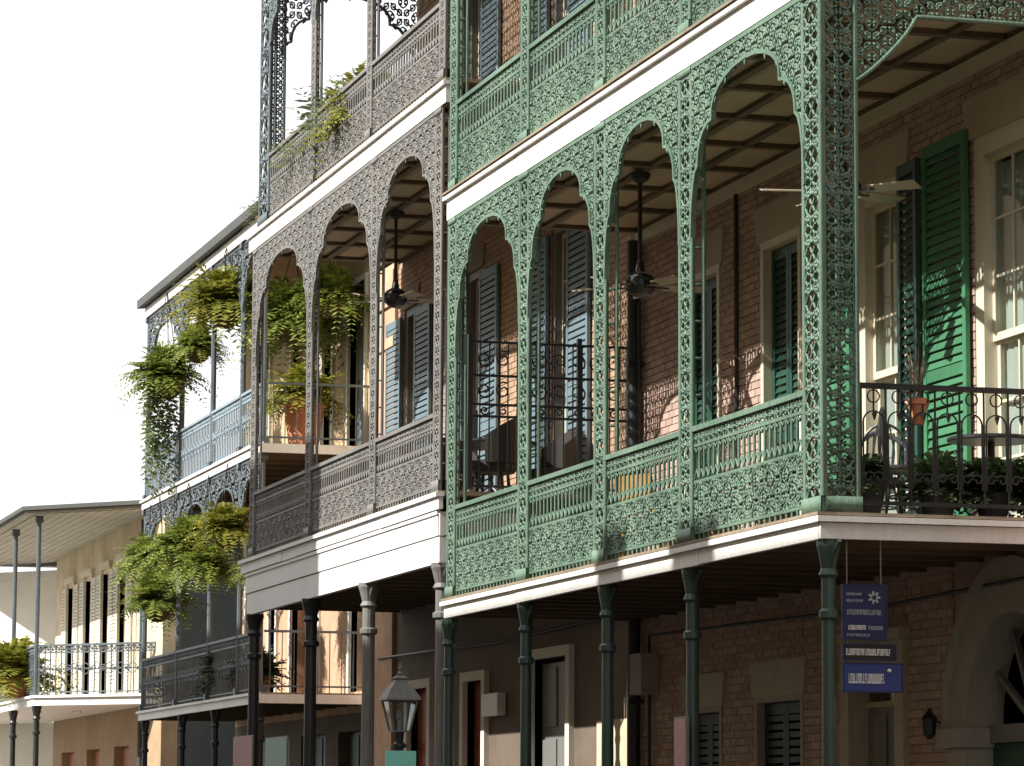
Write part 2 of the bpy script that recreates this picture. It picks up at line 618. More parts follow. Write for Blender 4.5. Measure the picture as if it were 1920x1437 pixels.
def wall_rects(x0, x1, z0, z1, ops):
    out, cur = [], x0
    for xa, xb, za, zb in sorted(ops):
        if xa > cur: out.append((cur, xa, z0, z1))
        if za > z0: out.append((xa, xb, z0, za))
        if zb < z1: out.append((xa, xb, zb, z1))
        cur = xb
    if cur < x1: out.append((cur, x1, z0, z1))
    return out


BW, BH, BP, BQ = 0.208, 0.066, 0.220, 0.077


def bricks(x0, x1, z0, z1, ops):
    """running bond laid on one grid so that courses line up across piers: list of (xa, xb, z)"""
    out = []
    for rx0, rx1, rz0, rz1 in wall_rects(x0, x1, z0, z1, ops):
        j = math.ceil(rz0 / BQ)
        while (j + 1) * BQ - .011 <= rz1 + .001:
            off = BP / 2 if j % 2 else 0
            i = math.floor((rx0 - off) / BP)
            while i * BP + off < rx1:
                a, b = max(i * BP + off, rx0), min(i * BP + off + BW, rx1)
                if b - a > .03: out.append((a, b, j * BQ))
                i += 1
            j += 1
    return out


def brick_geo(mb, a, b, z, y, jit):
    d = random.uniform(-jit, jit)
    e = random.uniform(-.0015, .0015)
    mb.box(a, b, y - .006 + d, y + .02, z + e, z + BH + e)


SLAT = {}


def shutter(rt_, x0, x1, z0, z1, y, m, ang=0.0, hinge=None, slats=True, label=None, pitch=0.078):
    """louvred leaf, front face at y; ang opens it about the hinge x"""
    wdt = x1 - x0
    hx = x0 if hinge is None else hinge
    mb = MB()
    t = .04
    st = .075
    ox = x0 - hx
    mb.box(ox, ox + st, -t, 0, 0, z1 - z0)
    mb.box(ox + wdt - st, ox + wdt, -t, 0, 0, z1 - z0)
    H = z1 - z0
    rails = [(0, .14), (H * .38, H * .38 + .10), (H - .11, H)]
    for a, b in rails: mb.box(ox + st, ox + wdt - st, -t + .002, -.002, a, b)
    s = part(mb, 'shutter', m, rt_, label=label, world=False)
    s.matrix_parent_inverse = Matrix.Translation(-Vector(rt_.location))
    s.location = (hx, y, z0)
    s.rotation_euler = (0, 0, ang)
    key = (round(wdt, 3), m)
    if key not in SLAT:
        q = MB()
        hw = (wdt - 2 * st) / 2
        q.hexa(((-hw, -.034, -.030), (hw, -.034, -.030), (hw, -.026, -.036), (-hw, -.026, -.036),
                (-hw, -.012, .034), (hw, -.012, .034), (hw, -.004, .028), (-hw, -.004, .028)))
        SLAT[key] = q.mesh('slat')
        SLAT[key].materials.append(M[m])
    zs = []
    for (a, b), (c, d) in zip(rails[:-1], rails[1:]):
        n = int((c - b) / pitch)
        for k in range(n): zs.append(b + (k + .5) * (c - b) / n)
    if slats:
        for zz in zs:
            o = part(SLAT[key], 'slat', m, s, world=False, loc=(ox + wdt / 2, 0, zz + random.uniform(-.003, .003)))
            o.rotation_euler = (random.uniform(-.12, .06), random.uniform(-.004, .004), 0)
    else:
        q = MB()
        hw = (wdt - 2 * st) / 2
        for zz in zs:
            q.bar((ox + st, -.02, zz), (ox + wdt - st, -.02, zz), .03, .055)
        part(q, 'slats', m, s, world=False, kind='stuff')
    return s


PANE = {}


def sash_window(rt_, x0, x1, z0, z1, y, m_frame, cols=3, rows=6, zmid=None, glare_sheet=None, sash_m=None, cas=.11):
    """cased sash window in a reveal: casing > sashes, panes, sill, curtain"""
    cw = cas
    mb = MB()
    mb.box(x0, x0 + cw, y - .035, y + .16, z0, z1)
    mb.box(x1 - cw, x1, y - .035, y + .16, z0, z1)
    mb.box(x0 + cw, x1 - cw, y - .034, y + .16, z1 - cw, z1)
    w_ = part(mb, 'window', m_frame, rt_)
    sb = MB()
    sb.box(x0 - .05, x1 + .05, y - .09, y + .14, z0 - .07, z0)
    part(sb, 'sill', m_frame, w_)
    xa, xb, za, zb = x0 + cw, x1 - cw, z0, z1 - cw
    zmid = zmid or (za + zb) / 2
    for k, (a, b, yy) in enumerate(((za, zmid, y + .085), (zmid - .03, zb, y + .045))):
        q = MB()
        f = .055
        q.box(xa, xa + f, yy, yy + .035, a, b)
        q.box(xb - f, xb, yy, yy + .035, a, b)
        q.box(xa + f, xb - f, yy + .001, yy + .034, a, a + f * 1.2)
        q.box(xa + f, xb - f, yy + .001, yy + .034, b - f, b)
        r = max(1, round(rows * (b - a) / (zb - za)))
        for i in range(1, cols):
            u = xa + f + (xb - xa - 2 * f) * i / cols
            q.box(u - .012, u + .012, yy + .004, yy + .03, a + f, b - f)
        for j in range(1, r):
            v = a + f + (b - a - 2 * f) * j / r
            q.box(xa + f, xb - f, yy + .0055, yy + .0285, v - .012, v + .012)
        part(q, 'sash', sash_m or m_frame, w_)
        pw, ph = (xb - xa - 2 * f) / cols, (b - a - 2.2 * f) / r
        key = (round(pw, 3), round(ph, 3))
        if key not in PANE:
            gq = MB()
            gq.box(-pw / 2, pw / 2, 0, .004, -ph / 2, ph / 2)
            PANE[key] = gq.mesh('pane')
            PANE[key].materials.append(M['glass'])
        for i in range(cols):
            for j in range(r):
                part(PANE[key], 'pane', 'glass', w_, world=False, loc=(xa + f + pw * (i + .5), yy + .014, a + 1.2 * f + ph * (j + .5)))
    if glare_sheet:  # pale folded sheet stands in for bright reflections in the glass
        c = MB()
        nfold = 14
        za_, zb_ = glare_sheet
        for k in range(nfold):
            u0, u1 = xa + (xb - xa) * k / nfold, xa + (xb - xa) * (k + 1) / nfold
            d0, d1 = y + .135 + .012 * (k % 2), y + .135 + .012 * ((k + 1) % 2)
            c.quad((u0, d0, za_), (u1, d1, za_), (u1, d1, zb_), (u0, d0, zb_))
        part(c, 'glare_sheet', 'glare_sheet', w_)
    return w_


def lintel(rt_, x0, x1, z0, z1, y, m='lintel_stone', proud=.03):
    mb = MB()
    c = (x0 + x1) / 2
    # splayed flat arch: wider at the top
    i = .06
    mb.hexa(((x0 + i, y - proud, z0), (x1 - i, y - proud, z0), (x1 - i, y + .1, z0), (x0 + i, y + .1, z0),
             (x0, y - proud, z1), (x1, y - proud, z1), (x1, y + .1, z1), (x0, y + .1, z1)))
    return part(mb, 'lintel', m, rt_)


def panel_door(rt_, x0, x1, z0, z1, y, m, name='door', leaves=2):
    mb = MB()
    mb.box(x0, x1, y, y + .05, z0, z1)
    d = part(mb, name, m, rt_)
    q = MB()
    lw = (x1 - x0) / leaves
    for k in range(leaves):
        a = x0 + k * lw
        n = max(2, int((z1 - z0) / .8))
        for j in range(n):
            za, zb = z0 + (z1 - z0) * j / n, z0 + (z1 - z0) * (j + 1) / n
            q.box(a + .09, a + lw - .09, y - .018, y + .002, za + .09, zb - .06)
    part(q, 'door_panel', m, d)
    return d


def deck(rt_, x0, x1, y0, y1, z_top, z_bot, fas_h, m_fas, lip=.07, name='gallery_deck', planks=True, m_wood='weathered_wood'):
    """boarded deck with joists and painted fascia on the street side"""
    mb = MB()
    mb.box(x0 + .005, x1 - .005, y0 - .02, y1, z_top - .045, z_top)
    d = part(mb, name, m_wood, rt_)
    nseg = max(1, round((x1 - x0) / 2.9))
    for k in range(nseg):
        a, b = x0 + (x1 - x0) * k / nseg, x0 + (x1 - x0) * (k + 1) / nseg
        e = [random.uniform(-.006, .006) if 0 < kk < nseg else 0 for kk in (k, k + 1)]
        yo = random.uniform(-.004, .002)
        q = MB()
        q.hexa(((a + .003, y0 - .015 + yo, z_bot + e[0]), (b - .003, y0 - .015 + yo, z_bot + e[1]), (b - .003, y0 + .035, z_bot + e[1]), (a + .003, y0 + .035, z_bot + e[0]),
                (a + .003, y0 - .015 + yo, z_bot + fas_h), (b - .003, y0 - .015 + yo, z_bot + fas_h), (b - .003, y0 + .035, z_bot + fas_h), (a + .003, y0 + .035, z_bot + fas_h)))
        f = part(q, 'fascia', m_fas, d)
    q = MB()
    q.box(x0 - .03, x1 + .03, y0 - .055, y0 + .04, z_bot + fas_h + .004, z_bot + fas_h + .05)
    part(q, 'fascia_moulding', m_fas, d)
    return d


def joists(d, x0, x1, y0, y1, z0, z1, step, m='soffit_wood'):
    n = round((x1 - x0) / step)
    for k in range(n + 1):
        x = x0 + .06 + (x1 - x0 - .12) * k / n
        mb = MB()
        mb.box(x - .035, x + .035, y0, y1, z0, z1)
        part(mb, 'joist', m, d)
    n = round((y1 - y0) / .16)
    w_ = (y1 - y0) / n
    for k in range(n):
        mb = MB()
        mb.box(x0 + .02, x1 - .02, y0 + k * w_ + .004, y0 + (k + 1) * w_ - .004, z1 + .002, z1 + .022)
        part(mb, 'soffit_board', m, d)


def coffered(d, x0, x1, y0, y1, z, sx, sy):
    """panelled gallery ceiling: separate panels with battens below the joints"""
    nx, ny = round((x1 - x0) / sx), round((y1 - y0) / sy)
    sx, sy = (x1 - x0) / nx, (y1 - y0) / ny
    pm = MB()
    pm.box(-sx / 2 + .002, sx / 2 - .002, -sy / 2 + .002, sy / 2 - .002, 0, .02)
    # raised bevel field
    a, b = sx / 2 - .12, sy / 2 - .10
    pm.hexa(((-a + .03, -b + .03, -.016), (a - .03, -b + .03, -.016), (a - .03, b - .03, -.016), (-a + .03, b - .03, -.016),
             (-a, -b, .001), (a, -b, .001), (a, b, .001), (-a, b, .001)))
    me = pm.mesh('ceiling_panel')
    me.materials.append(M['ceiling_panel'])
    for i in range(nx):
        for j in range(ny):
            part(me, 'ceiling_panel', 'ceiling_panel', d, world=False, loc=(x0 + sx * (i + .5), y0 + sy * (j + .5), z))
    for i in range(nx + 1):
        mb = MB()
        x = x0 + sx * i
        mb.box(x - .05, x + .05, y0, y1, z - .048, z - .001)
        part(mb, 'ceiling_batten', 'ceiling_batten', d)
    for j in range(ny + 1):
        mb = MB()
        y = y0 + sy * j
        mb.box(x0, x1, y - .04, y + .04, z - .042, z - .0015)
        part(mb, 'ceiling_batten', 'ceiling_batten', d)


# ================================================================== SETTING
mb = MB(); mb.quad((-1500, -1500, -.16), (1500, -1500, -.16), (1500, 1500, -.16), (-1500, 1500, -.16)); struct(mb, 'ground', 'earth')
mb = MB(); mb.box(-300, 200, -10.4, -.62, -.3, -.13); struct(mb, 'road', 'asphalt')
mb = MB(); mb.box(-23.8, 200, -.46, 2.16, -.3, 0); mb.box(-300, -31.5, -.46, 3.0, -.3, 0); struct(mb, 'pavement', 'pavement')
mb = MB(); mb.box(-23.8, 200, -.615, -.463, -.3, .004); mb.box(-300, -31.5, -.615, -.463, -.3, .004); struct(mb, 'kerb', 'grey_stone')
mb = MB(); mb.box(-300, 200, -13.0, -10.55, -.3, 0); struct(mb, 'far_pavement', 'pavement')
mb = MB(); mb.box(-31.5, -23.8, -.6, 60, -.3, -.126); struct(mb, 'side_street', 'asphalt')

# ================================================================== GREEN GALLERY BUILDING (brick)
GB = root('brick_building', (-5, 2.5, 0), 'red brick corner building with pale green iron lace galleries and green shutters', 'building')
YW = 2.2
GX0, GX1 = -11.3, 1.4
ops2 = [(-1.95, -.75, 4.12, 7.42), (-4.68, -3.50, 4.12, 7.42), (-7.28, -6.14, 4.12, 7.36), (-9.68, -8.54, 4.12, 7.36)]
ops1 = [(-9.66, -8.5, .1, 2.80), (-7.5, -6.14, .1, 2.85), (-5.0, -3.56, .1, 3.22), (-2.5, .05, .1, 3.72)]
ops3 = [(-1.95, -.75, 8.5, 11.6), (-4.68, -3.50, 8.5, 11.6), (-7.28, -6.14, 8.5, 11.6), (-9.68, -8.54, 8.5, 11.6)]
mb = MB()
wall_openings(mb, GX0, GX1, 0, 3.95, YW + .008, .35, ops1)
wall_openings(mb, GX0, GX1, 3.95, 8.2, YW + .008, .35, ops2)
wall_openings(mb, GX0, GX1, 8.2, 13.2, YW + .008, .35, ops3)
wallG = part(mb, 'wall', 'mortar', GB)
bl = [(a, b, z, 2) for a, b, z in bricks(GX0, GX1, 4.05, 8.16, ops2)]
near = sorted([q for q in bl if q[1] - q[0] > .2 and 5.0 < q[2] < 7.9 and -8.4 < q[0] < -2.4 and not -3.0 < q[0] < -1.9], key=lambda q: -q[0])
near = [q for q in near if not (-5.6 < q[0] < -4.7)][:300]
nearset = set(near)
bm_ = []
for k in range(5):
    q = MB()
    d = random.uniform(-.004, .003)
    q.hexa(((0, -.006 + d, 0), (BW, -.006 + d, 0), (BW, .02, 0), (0, .02, 0), (0, -.006 + d * .3, BH), (BW, -.006 + d * .3, BH), (BW, .02, BH), (0, .02, BH)))
    me = q.mesh('brick')
    me.materials.append(M['brick'])
    bm_.append(me)
for k, (a, b, z, _) in enumerate(near):
    part(random.choice(bm_), 'brick', 'brick', wallG, world=False, loc=(a, YW, z))
q = MB()
for a, b, z, f in bl:
    if (a, b, z, f) not in nearset: brick_geo(q, a, b, z, YW, .003)
for a, b, z in bricks(GX0, GX1, 1.5, 3.9, ops1): brick_geo(q, a, b, z, YW, .003)
for a, b, z in bricks(GX0, GX1, 8.5, 12.5, ops3): brick_geo(q, a, b, z, YW, .003)
part(q, 'brickwork', 'brick', wallG, kind='stuff')
mb = MB(); mb.box(GX0 + .02, GX1 - .02, YW + .9, YW + 1.0, .02, 13.1); part(mb, 'shade_backing', 'room_shade', GB)  # dark slab puts room shade behind the openings
mb = MB(); mb.box(GX1 - .3, GX1, YW + .36, 14, 0, 13.2); mb.box(GX0, GX0 + .3, YW + .36, 14, 0, 13.2); mb.box(GX0, GX1, 14, 14.3, 0, 13.2); part(mb, 'side_wall', 'brick_tan', GB)
for z in (3.9, 8.1, 12.9):
    mb = MB(); mb.box(GX0 + .3, GX1 - .3, YW + .37, YW + .89, z, z + .2); part(mb, 'floor_slab', 'room_shade', GB)
mb = MB(); mb.box(GX0 - .1, GX1 + .3, -.2, 14.5, 13.25, 13.45); part(mb, 'roof', 'slate', GB)

# windows of the gallery floor
for k, (xa, xb, za, zb) in enumerate(ops2[:2]):
    sash_window(GB, xa, xb, za, zb, YW + .04, 'cream_paint', 2, 6, zmid=5.69, cas=.17, glare_sheet=(4.2, 7.2))
for xa, xb, za, zb in ops2:
    lintel(GB, xa - .16, xb + .16, zb, zb + .36, YW)
for xa, xb, za, zb in ops2[2:]:
    mb = MB()
    mb.box(xa, xa + .08, YW - .02, YW + .2, za, zb); mb.box(xb - .08, xb, YW - .02, YW + .2, za, zb); mb.box(xa + .08, xb - .08, YW - .019, YW + .2, zb - .08, zb)
    part(mb, 'door_casing', 'cream_paint', GB)
    c = (xa + xb) / 2
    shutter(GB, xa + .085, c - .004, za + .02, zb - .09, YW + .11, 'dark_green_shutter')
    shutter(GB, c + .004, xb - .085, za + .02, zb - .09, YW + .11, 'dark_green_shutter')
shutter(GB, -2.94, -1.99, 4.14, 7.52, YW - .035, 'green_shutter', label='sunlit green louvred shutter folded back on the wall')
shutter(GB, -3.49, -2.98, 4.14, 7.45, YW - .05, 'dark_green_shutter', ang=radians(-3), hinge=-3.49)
shutter(GB, -5.58, -4.72, 4.14, 7.38, YW - .035, 'green_shutter')
# thin conduit on the pier, dark downpipe at the party line
mb = MB(); mb.tube([(-7.98, YW - .03, 4.05), (-7.98, YW - .03, 8.08)], .022, 8); part(mb, 'conduit', 'dark_iron', GB)
mb = MB(); mb.tube([(-11.18, YW - .10, .2), (-11.18, YW - .10, 8.0)], .075, 12); mb.tube([(-11.02, YW - .09, 4.05), (-11.02, YW - .09, 7.3)], .02, 8)
for z in (1.2, 2.9, 4.9, 6.6): mb.box(-11.27, -11.09, YW - .19, YW, z, z + .05)
part(mb, 'downpipe', 'dark_iron', GB)
# ground floor: shuttered openings, cased door, carriage arch
for xa, xb, za, zb in ops1[:2]:
    lintel(GB, xa - .1, xb + .1, zb, zb + .34, YW)
    mb = MB(); mb.box(xa, xa + .07, YW - .02, YW + .2, za, zb); mb.box(xb - .07, xb, YW - .02, YW + .2, za, zb); mb.box(xa + .07, xb - .07, YW - .019, YW + .2, zb - .06, zb)
    part(mb, 'door_casing', 'grey_stone', GB)
    c = (xa + xb) / 2
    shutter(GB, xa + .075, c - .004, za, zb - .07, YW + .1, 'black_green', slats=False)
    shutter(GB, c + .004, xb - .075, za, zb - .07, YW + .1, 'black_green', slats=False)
xa, xb, za, zb = ops1[2]
mb = MB(); mb.box(xa - .05, xa + .16, YW - .06, YW + .2, za, zb + .02); mb.box(xb - .16, xb + .05, YW - .06, YW + .2, za, zb + .02); mb.box(xa + .16, xb - .16, YW - .058, YW + .2, zb - .2, zb + .02)
mb.box(xa - .1, xb + .1, YW - .12, YW + .02, zb + .022, zb + .12)
part(mb, 'door_casing', 'lintel_stone', GB)
panel_door(GB, xa + .165, xb - .165, za, zb - .55, YW + .14, 'grey_door')
mb = MB(); mb.box(xa + .16, xb - .16, YW + .12, YW + .18, zb - .55, zb - .5); part(mb, 'transom_bar', 'lintel_stone', GB)
mb = MB(); mb.box(xa + .165, xb - .165, YW + .15, YW + .156, zb - .5, zb - .2); part(mb, 'pane', 'glass', GB)
# carriageway arch surround
mb = MB()
cx, rr, zsp = -1.225, 1.275, 2.42
N = 18
for k in range(N):
    a0, a1 = pi * k / N, pi * (k + 1) / N
    for (r0, r1, yf) in ((rr - .34, rr, YW - .04), (rr, rr + .12, YW - .075)):
        p = [(cx + r * cos(a), zsp + r * sin(a)) for r, a in ((r0, a0), (r1, a0), (r1, a1), (r0, a1))]
        mb.hexa([(x, yf, z) for x, z in p] + [(x, YW + .3, z) for x, z in p])
for s_ in (-1, 1):
    mb.box(cx + s_ * (rr - .34), cx + s_ * (rr + .06), YW - .05, YW + .3, 0, zsp - .16)
    mb.box(cx + s_ * (rr - .38), cx + s_ * (rr + .14), YW - .11, YW + .3, zsp - .158, zsp)
part(mb, 'arch_surround', 'grey_stone', GB)
mb = MB()
mb.box(cx - rr + .34, cx + rr - .34, YW + .16, YW + .24, zsp - .12, zsp + .03)
for k in range(1, 6):
    a = pi * k / 6
    mb.bar((cx, YW + .2, zsp), (cx + (rr - .34) * cos(a), YW + .2, zsp + (rr - .34) * sin(a)), .05)
part(mb, 'fanlight', 'grey_door', GB)
panel_door(GB, cx - rr + .35, cx + rr - .35, .1, zsp - .125, YW + .2, 'dark_green_shutter')
# spandrel masonry beside the arch so the rectangular opening is closed round it
mb = MB()
for k in range(N):
    a0, a1 = pi * k / N, pi * (k + 1) / N
    p0, p1 = (cx + rr * cos(a0), zsp + rr * sin(a0)), (cx + rr * cos(a1), zsp + rr * sin(a1))
    zt = 3.725
    mb.hexa([(p0[0], YW + .012, p0[1]), (p1[0], YW + .012, p1[1]), (p1[0], YW + .012, zt), (p0[0], YW + .012, zt),
             (p0[0], YW + .3, p0[1]), (p1[0], YW + .3, p1[1]), (p1[0], YW + .3, zt), (p0[0], YW + .3, zt)])
part(mb, 'arch_spandrel', 'brick', GB)
# wall lantern by the arch
mb = MB(); mb.lathe((-2.74, YW - .13, 2.34), [(.02, 0), (.055, .04), (.065, .16), (.075, .18), (.02, .24), (.008, .27)], 8); mb.bar((-2.74, YW - .13, 2.52), (-2.74, YW, 2.47), .016); part(mb, 'wall_lantern', 'dark_iron', GB)

mb = MB(); mb.box(-10.95, -10.55, YW - .22, YW - .012, 2.98, 3.42); part(mb, 'utility_box', 'grey_stone', GB)
mb = MB(); mb.tube([(-10.75, YW - .06, 3.42), (-10.75, YW - .06, 3.62), (-4.2, YW - .05, 3.55), (1.2, YW - .05, 3.64)], .016, 6); mb.tube([(-10.75, YW - .06, 2.98), (-10.75, YW - .06, .3)], .02, 6); part(mb, 'cable', 'dark_iron', GB)
# gallery, lower deck
Z1, Z2 = 4.0, 8.43
d1 = deck(GB, GX0, .12, 0, YW - .005, Z1, 3.79, .125, 'white_paint')
q = MB(); q.box(.122, .165, -.012, YW - .01, 3.792, 3.915); part(q, 'fascia', 'white_paint', d1)
q = MB(); q.box(.1225, .21, -.05, YW - .01, 3.9205, 3.965); part(q, 'fascia_moulding', 'white_paint', d1)
q = MB(); q.box(GX0 + .02, .2, -.05, -.001, 3.972, 3.996); part(q, 'deck_edge', 'weathered_wood', d1)
q = MB(); q.box(.1, .19, .0, YW - .01, 3.972, 3.997); part(q, 'deck_edge', 'weathered_wood', d1)
joists(d1, GX0, .1, .06, YW - .01, 3.80, 3.92, .62)
# upper deck with coffered ceiling under it
d2 = deck(GB, GX0, .12, 0, YW - .005, Z2, 8.14, .215, 'white_paint')
q = MB(); q.box(.122, .165, -.012, YW - .01, 8.142, 8.355); part(q, 'fascia', 'white_paint', d2)
q = MB(); q.box(GX0 + .02, .2, -.075, -.001, 8.411, 8.432); part(q, 'deck_edge', 'weathered_wood', d2)
coffered(d2, GX0 + .02, .1, .05, YW - .01, 8.16, 1.25, .54)
mb = MB(); mb.box(GX0 + .02, .1, YW - .06, YW - .008, 7.98, 8.105); part(mb, 'ceiling_cornice', 'cream_paint', GB)
# posts, arches and railings
PG = [-11.08, -8.24, -5.63, -3.12, -.02]
HWG = .155
for k, x in enumerate(PG[:-1]):
    lace_post(GB, x, Z1, 8.13, 0.0, 'green_iron', HWG if k else .14)
    lace_post(GB, x, Z2, 12.6, 0.0, 'green_iron', .12)
# corner post: lace on two faces
lace_post(GB, PG[-1], Z1, 8.13, 0.0, 'green_iron', .185, back=False)
lace_post(GB, PG[-1], Z2, 12.6, 0.0, 'green_iron', .185, back=False)
side = Frame((.16, 0, 0), (0, 1, 0), (-1, 0, 0))
lace_post(GB, .165, Z1, 8.13, 0, 'green_iron', .135, fr=side, back=False)
lace_post(GB, .165, Z2, 12.6, 0, 'green_iron', .135, fr=side, back=False)
mb = MB(); mb.bar((-.19, .28, Z1), (-.19, .28, 8.13), .035); part(mb, 'post_bar', 'green_iron', GB)
for k in range(4):
    xa, xb = PG[k], PG[k + 1]
    lace_arch(GB, xa, xb, 6.6, 7.92, 8.135, 0.0, 'green_iron', HWG)
    railing_bay(GB, xa + .16, xb - .17, Z1, .99, .02, 'green_iron')
    railing_bay(GB, xa + .12, xb - .13, Z2, .99, .02, 'green_iron')
    lace_arch(GB, xa, xb, 11.2, 12.4, 12.6, 0.0, 'green_iron', .12)
mb = MB()
edge = lambda u: 7.93 if u > .80 else 7.93 - .55 * sqrt(max(0.0, 1 - ((u - .30) / .50) ** 2)) * (1 - (u - .30) / .9)
lace(mb, side, .31, YW - .02, 7.3, 8.12, .13, .135, .016, .018, inside=lambda u, v: v > edge(u))
stroke(mb, side, [(.31 + (YW - .33) * k / 40, edge(.31 + (YW - .33) * k / 40)) for k in range(41)], .03, .04, d0=-.01)
part(mb, 'return_frieze', 'green_iron', GB, kind='stuff', smooth=True)
# upper level side rail and roof beam
railing_bay(GB, .32, YW - .03, Z2, .99, 0, 'green_iron', fr=side)
mb = MB(); mb.box(GX0, .2, -.06, .2, 12.62, 13.24); mb.box(.02, .2, .2, YW, 12.62, 13.24); part(mb, 'eave_beam', 'white_paint', GB)
# simple wrought side railing at the end of the lower gallery
mb = MB()
zA, zB = Z1 + .08, Z1 + .97
ys = [.34 + i * .205 for i in range(9)]
for y in ys:
    mb.bar((.13, y, zA), (.13, y, zB), .013)
    if y < ys[-1]:
        c = y + .1025
        pts = [(c + .085 * cos(a), zB - .26 + .085 * sin(a)) for a in [pi * t / 10 for t in range(11)]]
        stroke(mb, side, [(c - .085, zA + .12)] + pts[::-1] + [(c + .085, zA + .12)], .011, .012, d0=.022)
        stroke(mb, side, [(c, zB), (c, zB - .2)], .011, .012, d0=.022)
        stroke(mb, side, [(c + .05 * cos(a), zB - .06 + .05 * sin(a)) for a in [2 * pi * t / 12 for t in range(12)]], .009, .012, closed=True, d0=.022)
        leaf(mb, side, c, zB - .17, -pi / 2, .08, .035, .02)
        stroke(mb, side, spiral(c - .04, zA + .2, .05, 0, 1.1, 10), .012, .012, d0=.022)
        stroke(mb, side, spiral(c + .045, zA + .2, .05, pi, 1.1, 10, -1), .012, .012, d0=.022)
part(mb, 'side_railing', 'dark_iron', GB)
mb = MB(); mb.bar((.13, .3, zB + .02), (.13, YW, zB + .02), .05, .042); mb.bar((.13, .3, zA), (.13, YW, zA), .03, .03); part(mb, 'handrail', 'dark_iron', GB)
# street columns
for x in (-11.45, -8.41, -5.66, -3.21, .06):
    iron_column(GB, x, .09, 0, 3.79, .062, 'green_column')

# ================================================================== GREY GALLERY BUILDING
HB = root('stucco_building', (-17, 2.5, 0), 'tall building with weathered grey iron lace galleries and a white board frieze', 'building')
HX0, HX1 = -23.7, -11.35
opsH2 = [(-14.76, -13.94, 5.3, 8.75), (-18.72, -17.90, 5.3, 8.75), (-22.12, -21.35, 5.3, 8.75)]
opsH1 = [(-15.45, -13.95, .1, 3.55), (-18.6, -17.7, .1, 3.4), (-21.6, -20.5, .1, 3.4)]
opsH3 = [(-14.76, -13.94, 9.9, 12.9), (-18.72, -17.90, 9.9, 12.9)]
mb = MB()
wall_openings(mb, HX0, HX1, 0, 4.6, YW + .008, .35, opsH1)
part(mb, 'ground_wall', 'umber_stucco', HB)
mb = MB()
wall_openings(mb, HX0, HX1, 4.6, 9.55, YW + .008, .35, opsH2)
wall_openings(mb, -21.6, HX1, 9.55, 14.2, YW + .008, .35, opsH3)
wallH = part(mb, 'wall', 'mortar', HB)
q = MB()
for a, b, z in bricks(-22.5, HX1, 5.2, 9.4, opsH2): brick_geo(q, a, b, z, YW, .003)
for a, b, z in bricks(-21.6, HX1, 9.8, 13.2, opsH3): brick_geo(q, a, b, z, YW, .003)
part(q, 'brickwork', 'brick_tan', wallH, kind='stuff')
mb = MB(); mb.box(HX0, -22.52, YW - .05, YW + .004, 0, 9.5); mb.box(HX0 - .05, -22.5, YW - .08, YW - .052, 8.3, 8.45); mb.box(HX0 - .05, -22.5, YW - .09, YW - .052, 8.9, 9.4); part(mb, 'pilaster', 'peach_stucco', HB)
mb = MB(); mb.box(HX0 + .02, HX1 - .02, YW + .9, YW + 1.0, .02, 9.5); mb.box(-21.5, HX1 - .02, YW + .9, YW + 1.0, 9.52, 14.1); part(mb, 'shade_backing', 'room_shade', HB)
mb = MB(); mb.box(HX0, HX0 + .3, YW + .36, 14, 0, 9.54); mb.box(-21.6, -21.3, YW + .36, 14, 9.66, 14.2); mb.box(HX1 - .3, HX1 - .02, YW + .36, 14, 0, 14.2); mb.box(HX0, HX1 - .02, 14, 14.3, 0, 14.2); part(mb, 'side_wall', 'peach_stucco', HB)
mb = MB(); mb.box(-21.9, HX1, -.2, 14.5, 14.25, 14.5); mb.box(HX0 - .2, -21.62, YW - .1, 14.5, 9.55, 9.65); part(mb, 'roof', 'slate', HB)
for ops in (opsH2, opsH3):
    for xa, xb, za, zb in ops:
        wd_ = .86
        shutter(HB, xb + .02, xb + .02 + wd_, za, zb - .1, YW - .03, 'blue_shutter', slats=False)
        shutter(HB, xa - .02 - wd_, xa - .02, za, zb - .1, YW - .03, 'blue_shutter', slats=False)
        sash_window(HB, xa, xb, za, zb, YW + .05, 'grey_door', 2, 6, sash_m='cream_paint')
        lintel(HB, xa - .12, xb + .12, zb, zb + .28, YW, 'weathered_wood')
panel_door(HB, -15.45, -13.95, .1, 3.5, YW + .1, 'grey_door')
for xa, xb, za, zb in opsH1:
    mb = MB(); mb.box(xa - .16, xa, YW - .06, YW + .1, 0, zb + .12); mb.box(xb, xb + .16, YW - .06, YW + .1, 0, zb + .12); mb.box(xa, xb, YW - .058, YW + .1, zb, zb + .12)
    part(mb, 'door_casing', 'white_stucco', HB)
for xa, xb, za, zb in opsH1[1:]:
    panel_door(HB, xa, xb, za, zb, YW + .12, 'red_door')
# white pilaster that catches the sun beside the grey doors, cream board wall to its right
mb = MB(); mb.box(-12.78, -11.62, YW - .03, YW + .006, 0, 2.75); part(mb, 'dado', 'cream_stucco', HB)
mb = MB(); mb.box(-17.45, -16.7, YW - .12, YW - .01, 2.92, 3.2); part(mb, 'wall_plaque', 'letter_white', HB)
mb = MB(); mb.tube([(-23.3, YW - .06, 3.9), (-17, YW - .05, 3.84), (-11.6, YW - .06, 3.92)], .018, 6); part(mb, 'cable', 'dark_iron', HB)
